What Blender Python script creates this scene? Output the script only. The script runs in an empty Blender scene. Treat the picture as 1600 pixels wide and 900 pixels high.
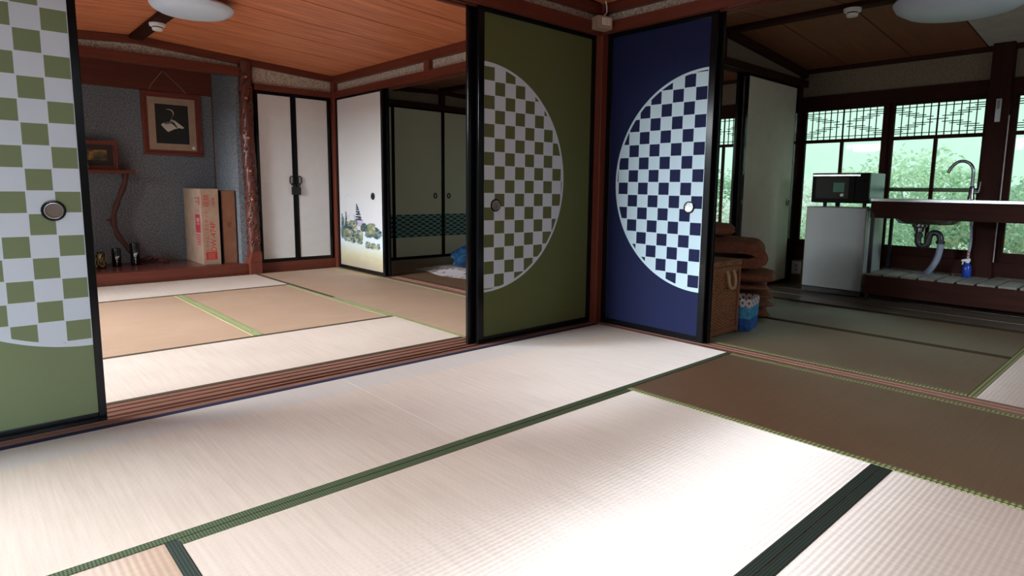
import bpy, bmesh, math, random
from mathutils import Vector, Matrix, Euler
random.seed(7)
D = bpy.data
SC = bpy.context.scene
COL = SC.collection

# ------------------------------------------------------------------ camera
cam = D.cameras.new('camera'); camo = D.objects.new('camera', cam); COL.objects.link(camo)
R_ = Vector((0.73243201, -0.68072016, 0.01278344)); U_ = Vector((0.07848111, 0.10306408, 0.99157376)); F_ = Vector((0.67630176, 0.7252571, -0.1289111))
CAM = Vector((-2.99913, -2.57274, 0.86))
m = Matrix.Identity(4)
for i in range(3):
    m[i][0], m[i][1], m[i][2], m[i][3] = R_[i], U_[i], -F_[i], CAM[i]
camo.matrix_world = m
cam.sensor_fit = 'HORIZONTAL'; cam.sensor_width = 36; cam.lens = 36 * 966.37 / 1600
cam.shift_x = -25.2 / 1600; cam.shift_y = -30.0 / 1600; cam.clip_start = 0.02; cam.clip_end = 300
SC.camera = camo

# ------------------------------------------------------------------ world, lights, exposure
SKY = 1.25
w = D.worlds.new('overcast'); SC.world = w; w.use_nodes = True
bg = w.node_tree.nodes['Background']; bg.inputs[0].default_value = (0.92, 0.97, 1.0, 1); bg.inputs[1].default_value = SKY
def area(name, loc, direction, sx, sy, L, col=(1, 1, 1)):
    l = D.lights.new(name, 'AREA'); l.shape = 'RECTANGLE'; l.size = sx; l.size_y = sy
    l.energy = L * math.pi * sx * sy; l.color = col
    o = D.objects.new(name, l); COL.objects.link(o); o.location = loc
    o.rotation_euler = Vector(direction).to_track_quat('-Z', 'Y').to_euler()
    return o
# area lamps standing in for open sky to the west and south-west, added outside the large windows of the two front rooms; a dimmer one outside the south window of the kitchen room
area('west_sky_standin_near_room', (-8.0, 1.7, 3.0), (5.0, -1.9, -2.2), 3.4, 2.4, 54.0, (0.90, 0.95, 1.0))
area('left_door_fill', (-2.1, -7.8, 3.2), (-0.9, 5.0, -2.4), 2.2, 2.4, 48.0, (0.76, 0.88, 1.0))  # unseen source, placed so that its light falls on the left door
area('west_sky_standin_alcove_room', (-7.4, 4.9, 3.2), (5.0, -3.2, -2.5), 3.2, 2.6, 30.0, (0.90, 0.95, 1.0))
area('alcove_side_fill', (-7.6, 0.6, 2.6), (5.0, 1.0, -1.6), 1.6, 1.4, 26.0, (0.80, 0.93, 1.0))  # extra low lamp added to brighten the alcove's right side wall
area('south_sky_standin_kitchen', (2.6, -6.6, 2.8), (-0.9, 3.6, -2.0), 1.6, 2.0, 2.5, (0.97, 0.96, 1.0))
sl = D.lights.new('hazy_noon_sun', 'SUN'); sl.energy = 2.6; sl.angle = math.radians(12); sl.color = (1.0, 0.98, 0.92)
so = D.objects.new('hazy_noon_sun', sl); COL.objects.link(so); so.location = (0, -10, 20); so.rotation_euler = Vector((0.05, 0.36, -1)).to_track_quat('-Z', 'Y').to_euler()
SC.view_settings.view_transform = 'Standard'; SC.view_settings.look = 'None'
SC.view_settings.gamma = 1.0; SC.view_settings.exposure = 0.0; SC.view_settings.use_curve_mapping = False

# ------------------------------------------------------------------ materials
class NT:
    def __init__(s, name):
        s.m = D.materials.new(name); s.m.use_nodes = True; s.t = s.m.node_tree; s.t.nodes.clear()
        s.out = s.n('ShaderNodeOutputMaterial'); s.b = s.n('ShaderNodeBsdfPrincipled'); s.l(s.b.outputs[0], s.out.inputs[0])
    def n(s, t, **k):
        x = s.t.nodes.new(t)
        for a, v in k.items(): setattr(x, a, v)
        return x
    def l(s, a, b): s.t.links.new(a, b)
    def set(s, sock, v):
        if hasattr(v, 'is_output'): s.l(v, sock)
        else: sock.default_value = v
    def math(s, op, a, b=0.0, c=0.0):
        x = s.n('ShaderNodeMath', operation=op); s.set(x.inputs[0], a); s.set(x.inputs[1], b)
        if op in ('MULTIPLY_ADD', 'COMPARE', 'WRAP', 'SMOOTH_MIN'): s.set(x.inputs[2], c)
        return x.outputs[0]
    def mix(s, f, a, b):
        x = s.n('ShaderNodeMix', data_type='RGBA'); s.set(x.inputs[0], f)
        for i, v in ((6, a), (7, b)):
            s.set(x.inputs[i], (v[0], v[1], v[2], 1) if isinstance(v, (tuple, list)) else v)
        return x.outputs[2]
    def ramp(s, f, stops):
        x = s.n('ShaderNodeValToRGB'); s.l(f, x.inputs[0]); e = x.color_ramp.elements
        while len(e) < len(stops): e.new(0.5)
        for i, (p, c) in enumerate(stops): e[i].position = p; e[i].color = (c[0], c[1], c[2], 1)
        return x.outputs[0]
    def coord(s, scale=(1, 1, 1), rot=(0, 0, 0)):
        tc = s.n('ShaderNodeTexCoord'); mp = s.n('ShaderNodeMapping'); s.l(tc.outputs['Object'], mp.inputs[0])
        mp.inputs['Scale'].default_value = scale; mp.inputs['Rotation'].default_value = rot
        return mp.outputs[0]
    def xyz(s):
        tc = s.n('ShaderNodeTexCoord'); sp = s.n('ShaderNodeSeparateXYZ'); s.l(tc.outputs['Object'], sp.inputs[0]); return sp.outputs
    def noise(s, vec, scale, detail=4, rough=0.55):
        x = s.n('ShaderNodeTexNoise'); s.l(vec, x.inputs['Vector']); x.inputs['Scale'].default_value = scale
        x.inputs['Detail'].default_value = detail; x.inputs['Roughness'].default_value = rough
        return x.outputs[0]
    def bump(s, h, strength=0.3, dist=0.002):
        x = s.n('ShaderNodeBump'); x.inputs['Strength'].default_value = strength; x.inputs['Distance'].default_value = dist
        s.l(h, x.inputs['Height']); s.l(x.outputs[0], s.b.inputs['Normal'])
    def fin(s, col=None, rough=None, metal=None, spec=None):
        if col is not None: s.set(s.b.inputs['Base Color'], (col[0], col[1], col[2], 1) if isinstance(col, (tuple, list)) else col)
        if rough is not None: s.set(s.b.inputs['Roughness'], rough)
        if metal is not None: s.b.inputs['Metallic'].default_value = metal
        if spec is not None: s.b.inputs['Specular IOR Level'].default_value = spec
        return s.m
def plain(name, col, rough=0.5, metal=0.0, spec=0.5, var=0.12):
    t = NT(name); n = t.noise(t.coord(), 9.0, 3)
    lo = tuple(c * (1 - var) for c in col); hi = tuple(min(1, c * (1 + var)) for c in col)
    return t.fin(t.ramp(n, [(0.3, lo), (0.7, hi)]), rough, metal, spec)
def wood(name, c1, c2, axis='x', rough=0.45, scale=1.0, spec=0.4):
    t = NT(name); sc = {'x': (1.2, 22, 22), 'y': (22, 1.2, 22), 'z': (22, 22, 1.2)}[axis]
    v = t.coord(tuple(a * scale for a in sc)); n = t.noise(v, 1.6, 6, 0.65); n2 = t.noise(t.coord(tuple(a * .25 for a in sc)), 1.0, 2)
    c = t.mix(n2, t.ramp(n, [(0.32, c1), (0.68, c2)]), tuple((a + b) / 2 for a, b in zip(c1, c2)))
    t.bump(n, 0.15, 0.001)
    return t.fin(c, rough, 0, spec)
def plaster(name, c1, c2, scale=160, rough=0.95, bump=0.6):
    t = NT(name); v = t.coord(); n = t.noise(v, scale, 3, 0.8); n2 = t.noise(v, 4, 3)
    c = t.mix(t.math('MULTIPLY', n2, 0.35), t.ramp(n, [(0.36, c1), (0.62, c2)]), c1)
    t.bump(n, bump, 0.003)
    return t.fin(c, rough, 0, 0.2)
def tatami(name, c1, c2, along, strip=None):
    """woven rush mat: ridges run along the mat's long side"""
    t = NT(name); x, y, z = t.xyz()
    u, vv = (x, y) if along == 'x' else (y, x)
    streak = t.noise(t.coord((3, 90, 1) if along == 'y' else (90, 3, 1)), 1.0, 4, 0.7)
    ridge = t.math('SINE', t.math('MULTIPLY', vv, 2 * math.pi / 0.0155))
    row = t.math('FLOOR', t.math('MULTIPLY', vv, 1 / 0.0155))
    off = t.math('MULTIPLY', t.math('MODULO', row, 2.0), math.pi)
    cross = t.math('SINE', t.math('ADD', t.math('MULTIPLY', u, 2 * math.pi / 0.02), off))
    h = t.math('ADD', ridge, t.math('MULTIPLY', cross, 0.35))
    blot = t.noise(t.coord(), 2.2, 3)
    f = t.math('ADD', t.math('MULTIPLY', streak, 0.65), t.math('MULTIPLY', blot, 0.35))
    groove = t.math('MULTIPLY_ADD', t.math('MINIMUM', h, 0.0), 0.03, 1.0)
    c = t.ramp(f, [(0.35, c1), (0.65, c2)])
    if strip:                                   # bluish-grey light along the sill, painted into the mat colour as a band
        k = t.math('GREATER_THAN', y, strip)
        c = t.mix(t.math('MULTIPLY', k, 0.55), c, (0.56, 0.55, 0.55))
    mm = t.n('ShaderNodeMix', data_type='RGBA', blend_type='MULTIPLY'); mm.inputs[0].default_value = 1
    t.l(c, mm.inputs[6]); t.l(groove, mm.inputs[7])
    t.bump(h, 0.07, 0.0012)
    # rush: matt body plus the fibre sheen, which spreads across the rushes (they run at right angles to the ridges)
    t.fin(mm.outputs[2], 0.7, 0, 0.1)
    gl = t.n('ShaderNodeBsdfAnisotropic'); gl.distribution = 'MULTI_GGX'; gl.inputs['Roughness'].default_value = 0.88; gl.inputs['Anisotropy'].default_value = 0.92
    gl.inputs['Color'].default_value = (1.0, 0.94, 0.92, 1)
    tg = t.n('ShaderNodeCombineXYZ'); tg.inputs[1 if along == 'x' else 0].default_value = 1
    t.l(tg.outputs[0], gl.inputs['Tangent'])
    bn = [n for n in t.t.nodes if n.bl_idname == 'ShaderNodeBump'][0]; t.l(bn.outputs[0], gl.inputs['Normal'])
    mx = t.n('ShaderNodeMixShader'); mx.inputs[0].default_value = SHEEN; t.l(t.b.outputs[0], mx.inputs[1]); t.l(gl.outputs[0], mx.inputs[2]); t.l(mx.outputs[0], t.out.inputs[0])
    return t.m
SHEEN = 0.18
def border(name, c1, c2, s=260):
    t = NT(name); x, y, z = t.xyz()
    a = t.math('SINE', t.math('MULTIPLY', t.math('ADD', x, y), s)); b = t.math('SINE', t.math('MULTIPLY', t.math('SUBTRACT', x, y), s))
    f = t.math('GREATER_THAN', t.math('MULTIPLY', a, b), 0.1)
    return t.fin(t.mix(f, c1, c2), 0.8, 0, 0.2)
def checker(name, seam, axis, base, white, sgn):
    """fusuma print: a half disc of checks centred on the panel's meeting edge, a white ring round it"""
    t = NT(name); o = t.xyz(); u = o[0] if axis == 'x' else o[1]; z = o[2]
    du = t.math('SUBTRACT', u, seam); dz = t.math('SUBTRACT', z, 0.905); P = 0.0743
    cu = t.math('DIVIDE', du, P); cz = t.math('DIVIDE', dz, P)
    par = t.math('ADD', t.math('FLOOR', cu), t.math('FLOOR', cz))
    even = t.math('LESS_THAN', t.math('ABSOLUTE', t.math('SUBTRACT', t.math('MODULO', t.math('ADD', par, 100.0 + (1 if sgn < 0 else 0)), 2.0), 0.0)), 0.5)
    fu = t.math('FRACT', cu); fz = t.math('FRACT', cz)
    eu = t.math('GREATER_THAN', t.math('ABSOLUTE', t.math('SUBTRACT', fu, 0.5)), 0.472)
    ez = t.math('GREATER_THAN', t.math('ABSOLUTE', t.math('SUBTRACT', fz, 0.5)), 0.472)
    wh = t.math('MAXIMUM', even, t.math('MAXIMUM', eu, ez))
    r = t.math('SQRT', t.math('ADD', t.math('MULTIPLY', du, du), t.math('MULTIPLY', dz, dz)))
    inside = t.math('LESS_THAN', r, 0.603); ring = t.math('MULTIPLY', t.math('GREATER_THAN', r, 0.603), t.math('LESS_THAN', r, 0.617))
    f = t.math('MAXIMUM', t.math('MULTIPLY', wh, inside), ring)
    n = t.noise(t.coord(), 420, 2); n2 = t.noise(t.coord(), 3, 2)
    bc = t.mix(n, tuple(c * .85 for c in base), tuple(c * 1.15 for c in base)); wc = t.mix(n, tuple(c * .95 for c in white), white)
    t.bump(n, 0.1, 0.0006)
    return t.fin(t.mix(f, bc, wc), 0.75, 0, 0.25)

M = {}
M['rwood_x'] = wood('red_brown_wood_x', (0.075, 0.015, 0.008), (0.175, 0.037, 0.019), 'x')
M['rwood_y'] = wood('red_brown_wood_y', (0.075, 0.015, 0.008), (0.175, 0.037, 0.019), 'y')
M['rwood_z'] = wood('red_brown_wood_z', (0.095, 0.02, 0.011), (0.20, 0.048, 0.026), 'z')
M['dwood_x'] = wood('dark_wood_x', (0.018, 0.005, 0.0035), (0.045, 0.013, 0.008), 'x', 0.65, 1.0, 0.12)
M['dwood_y'] = wood('dark_wood_y', (0.018, 0.005, 0.0035), (0.045, 0.013, 0.008), 'y', 0.65, 1.0, 0.12)
M['dwood_z'] = wood('dark_wood_z', (0.018, 0.005, 0.0035), (0.045, 0.013, 0.008), 'z', 0.65, 1.0, 0.12)
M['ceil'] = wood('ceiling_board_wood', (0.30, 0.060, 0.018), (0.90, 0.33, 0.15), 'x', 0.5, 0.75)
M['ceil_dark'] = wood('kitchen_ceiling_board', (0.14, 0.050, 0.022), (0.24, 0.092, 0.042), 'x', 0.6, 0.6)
M['white_board'] = plain('pale_ceiling_panel', (0.40, 0.37, 0.32), 0.8)
M['plaster'] = plaster('sand_plaster', (0.26, 0.20, 0.155), (0.72, 0.62, 0.52), 75)
M['blue_plaster'] = plaster('blue_grey_plaster', (0.085, 0.090, 0.098), (0.27, 0.285, 0.31), 75)
M['kplaster'] = plaster('kitchen_plaster', (0.16, 0.125, 0.09), (0.25, 0.20, 0.15), 60, 0.95, 0.2)
M['tat_x'] = tatami('tatami_long_x', (0.60, 0.485, 0.41), (0.74, 0.615, 0.53), 'x')  # paler than the long-y mats: part of the rush sheen put into colour
M['tat_x_lit_edge'] = tatami('tatami_long_x_lit_edge', (0.60, 0.485, 0.41), (0.74, 0.615, 0.53), 'x', -0.22)
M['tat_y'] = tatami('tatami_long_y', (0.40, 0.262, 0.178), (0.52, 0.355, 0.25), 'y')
M['tat_y_dim'] = tatami('tatami_long_y_dim', (0.150, 0.078, 0.043), (0.21, 0.115, 0.066), 'y')  # darker copy of the long-y mat: weaker light there put into the colour
M['her_green'] = border('border_green', (0.035, 0.05, 0.028), (0.12, 0.15, 0.075), 420)
M['her_dark'] = border('border_dark_green', (0.018, 0.026, 0.022), (0.05, 0.065, 0.05), 420)
M['her_navy'] = border('border_navy', (0.012, 0.017, 0.045), (0.025, 0.032, 0.075), 420)
M['her_yellow'] = border('border_yellow_green', (0.12, 0.14, 0.05), (0.46, 0.47, 0.24), 200)
M['her_brown'] = border('border_brown', (0.05, 0.032, 0.02), (0.10, 0.07, 0.04), 300)
M['lacquer'] = plain('black_lacquer', (0.004, 0.004, 0.005), 0.16, 0, 0.22)
M['black'] = plain('black_iron', (0.008, 0.008, 0.009), 0.5, 0, 0.4)
M['white_paper'] = plain('white_fusuma_paper', (0.66, 0.64, 0.63), 0.9, 0, 0.15, 0.03)
M['cream_paper'] = plain('cream_fusuma_paper', (0.66, 0.62, 0.52), 0.9, 0, 0.15, 0.04)
M['back_paper'] = plain('fusuma_back_paper', (0.60, 0.58, 0.52), 0.9, 0, 0.15, 0.04)
M['brass'] = plain('dull_brass', (0.20, 0.16, 0.14), 0.7, 0.0, 0.15)
M['steel'] = plain('steel', (0.62, 0.64, 0.66), 0.25, 1.0, 0.5, 0.05)
M['chrome'] = plain('dark_chrome', (0.25, 0.26, 0.27), 0.2, 1.0, 0.5, 0.05)
M['white_plastic'] = plain('white_plastic', (0.78, 0.78, 0.77), 0.4, 0, 0.5, 0.03)
M['beige_plastic'] = plain('beige_plastic', (0.40, 0.29, 0.20), 0.5)
M['card'] = plain('pale_cardboard', (0.36, 0.235, 0.165), 0.85, 0, 0.2)
M['card_dark'] = plain('brown_cardboard', (0.22, 0.092, 0.052), 0.85, 0, 0.2)
M['red_print'] = plain('red_print', (0.46, 0.02, 0.02), 0.8, 0, 0.2)
M['dark_print'] = plain('dark_print', (0.06, 0.02, 0.015), 0.8, 0, 0.2)
M['card_print'] = plain('card_print', (0.36, 0.235, 0.165), 0.85, 0, 0.2)

def glass_mat(name, col):
    t = NT(name); t.t.nodes.remove(t.b)
    tr = t.n('ShaderNodeBsdfTransparent'); tr.inputs[0].default_value = (col[0], col[1], col[2], 1)
    gl = t.n('ShaderNodeBsdfGlossy'); gl.inputs[1].default_value = 0.03
    fr = t.n('ShaderNodeFresnel'); fr.inputs[0].default_value = 1.25
    mx = t.n('ShaderNodeMixShader'); t.l(fr.outputs[0], mx.inputs[0]); t.l(tr.outputs[0], mx.inputs[1]); t.l(gl.outputs[0], mx.inputs[2])
    t.l(mx.outputs[0], t.out.inputs[0]); return t.m
M['glass'] = glass_mat('green_tinted_window_glass', (0.90, 1.0, 0.95)); M['clear_glass'] = glass_mat('clear_window_glass', (0.95, 0.96, 0.96))

# ------------------------------------------------------------------ mesh helpers
class MB:
    def __init__(s): s.v = []; s.f = []; s.mi = []; s.cur = 0
    def add(s, vs, fs):
        b = len(s.v); s.v += [Vector(p) for p in vs]
        for f in fs: s.f.append([b + i for i in f]); s.mi.append(s.cur)
        return s
    def box(s, x0, x1, y0, y1, z0, z1):
        x0, x1 = min(x0, x1), max(x0, x1); y0, y1 = min(y0, y1), max(y0, y1); z0, z1 = min(z0, z1), max(z0, z1)
        return s.hexa([(x0, y0, z0), (x1, y0, z0), (x1, y1, z0), (x0, y1, z0), (x0, y0, z1), (x1, y0, z1), (x1, y1, z1), (x0, y1, z1)])
    def hexa(s, p):
        return s.add(p, [(3, 2, 1, 0), (4, 5, 6, 7), (0, 1, 5, 4), (1, 2, 6, 5), (2, 3, 7, 6), (3, 0, 4, 7)])
    def beam(s, a, b, wx, wy, up=(0, 0, 1)):
        a = Vector(a); b = Vector(b); d = (b - a).normalized(); u = Vector(up)
        if abs(d.dot(u)) > 0.95: u = Vector((1, 0, 0))
        sd = d.cross(u).normalized() * wx / 2; uu = sd.cross(d).normalized() * wy / 2
        return s.hexa([a - sd - uu, a + sd - uu, b + sd - uu, b - sd - uu, a - sd + uu, a + sd + uu, b + sd + uu, b - sd + uu])
    def lathe(s, prof, c=(0, 0, 0), n=20, axis='z', sx=1, sy=1, caps=True):
        vs = []; c = Vector(c)
        for r, h in prof:
            for i in range(n):
                a = 2 * math.pi * i / n; p = (r * math.cos(a) * sx, r * math.sin(a) * sy, h)
                if axis == 'y': p = (p[0], h, p[1])
                if axis == 'x': p = (h, p[0], p[1])
                vs.append(c + Vector(p))
        fs = []
        for k in range(len(prof) - 1):
            for i in range(n):
                j = (i + 1) % n; fs.append((k * n + i, k * n + j, (k + 1) * n + j, (k + 1) * n + i))
        if caps and prof[0][0] > 1e-6: fs.append(tuple(reversed(range(n))))
        if caps and prof[-1][0] > 1e-6: fs.append(tuple((len(prof) - 1) * n + i for i in range(n)))
        return s.add(vs, fs)
    def tube(s, path, r, n=10, close=False):
        P = [Vector(p) for p in path]; L = len(P); vs = []; nrm = None
        for i, p in enumerate(P):
            if close: d = (P[(i + 1) % L] - P[i - 1]).normalized()
            else: d = (P[min(i + 1, L - 1)] - P[max(i - 1, 0)]).normalized()
            if nrm is None:
                nrm = d.orthogonal().normalized()
            nrm = (nrm - d * nrm.dot(d)).normalized(); bi = d.cross(nrm)
            rr = r[i] if isinstance(r, (list, tuple)) else r
            for k in range(n):
                a = 2 * math.pi * k / n; vs.append(p + (nrm * math.cos(a) + bi * math.sin(a)) * rr)
        fs = []
        for i in range(L if close else L - 1):
            for k in range(n):
                j = (k + 1) % n; i2 = (i + 1) % L; fs.append((i * n + k, i * n + j, i2 * n + j, i2 * n + k))
        if not close: fs += [tuple(reversed(range(n))), tuple((L - 1) * n + k for k in range(n))]
        return s.add(vs, fs)
    def poly(s, pts): return s.add(pts, [tuple(range(len(pts)))])
    def build(s, name, mat, parent=None, smooth=False, bevel=0, kind=None, colors=None):
        me = D.meshes.new(name); off = Vector(parent.matrix_world.translation) if parent else Vector((0, 0, 0))
        if parent: off = wloc(parent)
        me.from_pydata([v - off for v in s.v], [], s.f); 
        mats = mat if isinstance(mat, (list, tuple)) else [mat]
        for x in mats: me.materials.append(x if not isinstance(x, str) else M[x])
        if len(mats) > 1: me.polygons.foreach_set('material_index', s.mi)
        bm = bmesh.new(); bm.from_mesh(me); bmesh.ops.recalc_face_normals(bm, faces=bm.faces)
        if bevel:
            bmesh.ops.bevel(bm, geom=[e for e in bm.edges if len(e.link_faces) == 2 and e.calc_face_angle(0) > 0.7], offset=bevel, segments=2, affect='EDGES', profile=0.5)
        if smooth:
            for f in bm.faces: f.smooth = True
            for e in bm.edges:
                if len(e.link_faces) == 2 and e.calc_face_angle(0) > 0.75: e.smooth = False
        bm.to_mesh(me); bm.free()
        o = D.objects.new(name, me); COL.objects.link(o)
        if parent: o.parent = parent
        if kind: o['kind'] = kind
        return o
def wloc(o):
    v = Vector((0, 0, 0))
    while o: v += o.location; o = o.parent
    return v
def tag(o, label=None, cat=None, group=None, kind=None):
    if label: o['label'] = label
    if cat: o['category'] = cat
    if group: o['group'] = group
    if kind: o['kind'] = kind
    return o
def thing(name, loc, label, cat, group=None):
    o = D.objects.new(name, None); o.empty_display_size = 0.1; COL.objects.link(o); o.location = loc
    return tag(o, label, cat, group, 'thing')
def struct(name, loc=(0, 0, 0)):
    o = D.objects.new(name, None); COL.objects.link(o); o.location = loc; o['kind'] = 'structure'; return o
TRIM = [0]
def trim(mb, mat, bevel=0.0):
    TRIM[0] += 1
    return mb.build('trim_%d' % TRIM[0], mat, None, bevel=bevel, kind='structure')
def bx(*a): return MB().box(*a)

M['slat'] = wood('grey_slat_wood', (0.10, 0.085, 0.07), (0.26, 0.235, 0.21), 'x', 0.6)
# ------------------------------------------------------------------ floor and mats
floor = bx(-3.7, 3.1, -3.75, 4.6, -0.30, -0.05).build('floor', 'dwood_x', kind='structure')
G = 0.0015
def mat_(x0, x1, y0, y1, along, m_, heri, edges=(1, 1)):
    """edges: which of the two long sides carry a border cloth (low side, high side)"""
    r = thing_part = D.objects.new('tatami_mat', None)
    me = bx(x0 + G, x1 - G, y0 + G, y1 - G, -0.05, 0.0)
    D.objects.remove(r)
    o = me.build('tatami_mat', m_, floor)
    W = 0.031
    hs = heri if isinstance(heri, tuple) else (heri, heri)
    for k in (0, 1):
        if not edges[k]: continue
        if along == 'x':
            y = (y0 + G, y0 + W) if k == 0 else (y1 - W, y1 - G); e = bx(x0 + G, x1 - G, y[0], y[1], -0.0005, 0.0016)
        else:
            x = (x0 + G, x0 + W) if k == 0 else (x1 - W, x1 - G); e = bx(x[0], x[1], y0 + G, y1 - G, -0.0005, 0.0016)
        e.build('border_cloth', hs[k], o)
    return o
# near room
mat_(-1.772, 0.0, -0.965, 0.0, 'x', 'tat_x_lit_edge', ('her_green', 'her_navy'))
mat_(-3.55, -1.772, -0.965, 0.0, 'x', 'tat_x_lit_edge', ('her_green', 'her_navy'))
mat_(-2.655, -0.905, -1.98, -0.965, 'x', 'tat_x', ('her_dark', 'her_green'))
mat_(-2.655, -0.905, -2.99, -1.98, 'x', 'tat_x', ('her_dark', 'her_dark'))
mat_(-0.905, 0.0, -2.78, -0.965, 'y', 'tat_y_dim', 'her_yellow')
mat_(-3.55, -2.655, -2.78, -0.965, 'y', 'tat_y', 'her_dark')
mat_(-3.55, -1.772, -3.6, -2.99, 'x', 'tat_x', 'her_dark')
mat_(-1.772, 0.0, -3.6, -2.99, 'x', 'tat_x', 'her_dark')
bx(-3.55, -2.655, -2.99, -2.78, -0.05, 0).build('floor_board', 'rwood_x', floor)
bx(-0.905, 0, -2.99, -2.78, -0.05, 0).build('floor_board', 'rwood_x', floor)
# alcove room
mat_(-2.64, -0.885, 0.235, 1.035, 'x', 'tat_x', ('her_brown', 'her_brown'))
mat_(-1.752, -0.885, 1.035, 2.745, 'y', 'tat_y', 'her_yellow')
mat_(-2.64, -1.752, 1.035, 2.745, 'y', 'tat_y', 'her_yellow')
mat_(-2.64, -0.885, 2.745, 3.6, 'x', 'tat_x', 'her_brown')
mat_(-0.885, -0.02, 0.235, 1.92, 'y', 'tat_y', 'her_yellow')
mat_(-0.885, -0.02, 1.92, 3.6, 'y', 'tat_y', ('her_brown', 'her_yellow'))
mat_(-3.52, -2.64, 0.235, 1.92, 'y', 'tat_y', 'her_yellow')
mat_(-3.52, -2.64, 1.92, 3.6, 'y', 'tat_y', 'her_yellow')
# kitchen room
mat_(0.135, 1.05, -1.985, 0.0, 'y', 'tat_y_dim', ('her_yellow', 'her_brown'))
mat_(1.05, 1.86, -1.985, 0.0, 'y', 'tat_y_dim', 'her_brown')
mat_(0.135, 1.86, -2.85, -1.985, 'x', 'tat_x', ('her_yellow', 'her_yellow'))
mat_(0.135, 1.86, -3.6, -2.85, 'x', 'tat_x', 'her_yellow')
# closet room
mat_(0.135, 1.9, 2.72, 3.78, 'x', 'tat_y_dim', 'her_brown')
mat_(0.135, 1.05, 0.135, 2.72, 'y', 'tat_y_dim', 'her_brown')
mat_(1.05, 1.9, 0.135, 2.72, 'y', 'tat_y_dim', 'her_brown')
# wooden veranda boards by the windows
M['veranda'] = wood('veranda_board', (0.07, 0.05, 0.035), (0.17, 0.13, 0.10), 'y', 0.3)
M['sill_x'] = wood('worn_sill_wood_x', (0.13, 0.050, 0.033), (0.30, 0.15, 0.105), 'x'); M['sill_y'] = wood('worn_sill_wood_y', (0.13, 0.050, 0.033), (0.30, 0.15, 0.105), 'y')
nb = 10; x0 = 1.905; wbd = (2.93 - x0) / nb
for k in range(nb):
    bx(x0 + k * wbd + 0.002, x0 + (k + 1) * wbd - 0.002, -3.6, 0.03, -0.05, -0.004 - 0.001 * (k % 3)).build('floor_board', 'veranda', floor)
    bx(x0 + k * wbd + 0.002, x0 + (k + 1) * wbd - 0.002, 0.135, 3.78, -0.05, -0.004 - 0.001 * (k % 3)).build('floor_board', 'veranda', floor)
# grooved sills
def sill(axis, a0, a1, b0, b1, mat, grooves):
    """axis: run direction; grooves cut between raised strips"""
    mb = MB(); cuts = [b0] + [c for g in grooves for c in g] + [b1]
    f = (lambda p, q, z0, z1: mb.box(a0, a1, p, q, z0, z1)) if axis == 'x' else (lambda p, q, z0, z1: mb.box(p, q, a0, a1, z0, z1))
    f(b0, b1, -0.05, -0.006)
    for i in range(0, len(cuts), 2): f(cuts[i], cuts[i + 1], -0.006, 0.0005)
    return trim(mb, mat)
sill('x', -3.55, -0.0, 0.002, 0.232, 'sill_x', [(0.036, 0.062), (0.076, 0.102), (0.135, 0.15), (0.185, 0.2)])
sill('y', -3.6, 0.0, 0.002, 0.133, 'sill_y', [(0.036, 0.062), (0.076, 0.102)])
sill('y', 0.12, 3.6, -0.018, 0.133, 'sill_y', [(0.036, 0.062), (0.076, 0.102)])
sill('x', 0.12, 2.95, 0.002, 0.133, 'sill_x', [(0.036, 0.062), (0.076, 0.102)])
trim(bx(1.862, 1.903, -3.6, 0.0, -0.05, 0.004), 'dwood_y')

# ------------------------------------------------------------------ pillars, lintels, plaster, mouldings
trim(bx(0.0, 0.12, 0.0, 0.12, -0.05, 1.98), 'rwood_z', 0.004)
trim(bx(-0.02, 0.10, 3.6, 3.72, -0.05, 1.98), 'rwood_z', 0.004)
def kamoi(axis, a0, a1, b0, b1, z0, z1, mat, grooves=True):
    mb = MB(); f = (lambda p, q, u, v: mb.box(a0, a1, p, q, u, v)) if axis == 'x' else (lambda p, q, u, v: mb.box(p, q, a0, a1, u, v))
    f(b0, b1, z0 + 0.012, z1)
    if grooves:
        g = [b0, b0 + 0.032, b0 + 0.06, b0 + 0.072, b0 + 0.10, b1]
        for i in range(0, 6, 2): f(g[i], g[i + 1], z0, z0 + 0.012)
    return trim(mb, mat)
# lintel over the left opening (near room / alcove room)
kamoi('x', -3.55, 0.0, 0.004, 0.134, 1.79, 1.862, 'rwood_x')
bx(-3.55, 0.0, 0.05, 0.09, 1.862, 1.985).build('wall_left', 'plaster', kind='structure')
trim(bx(-3.55, 0.0, 0.012, 0.05, 1.915, 1.975), 'rwood_x')
trim(bx(-3.55, 0.0, 0.09, 0.13, 1.915, 1.985), 'rwood_x')
# lintel over the right opening (near room / kitchen)
kamoi('y', -3.6, 0.0, 0.004, 0.134, 1.80, 1.866, 'rwood_y')
bx(0.05, 0.09, -3.6, 0.0, 1.866, 1.985).build('wall_right', 'plaster', kind='structure')
trim(bx(0.012, 0.05, -3.6, 0.0, 1.922, 1.978), 'rwood_y')
trim(bx(0.09, 0.13, -3.6, 0.0, 1.92, 1.985), 'dwood_y')
# alcove room / closet room
kamoi('y', 0.12, 3.6, -0.012, 0.118, 1.757, 1.822, 'rwood_y')
bx(0.03, 0.07, 0.12, 3.6, 1.822, 1.985).build('wall_middle', 'plaster', kind='structure')
trim(bx(-0.012, 0.03, 0.134, 3.6, 1.905, 1.978), 'rwood_y')
trim(bx(0.07, 0.11, 0.12, 3.78, 1.925, 1.985), 'dwood_y')
trim(bx(-0.008, 0.03, 1.87, 1.95, 1.822, 1.905), 'rwood_z')
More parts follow.
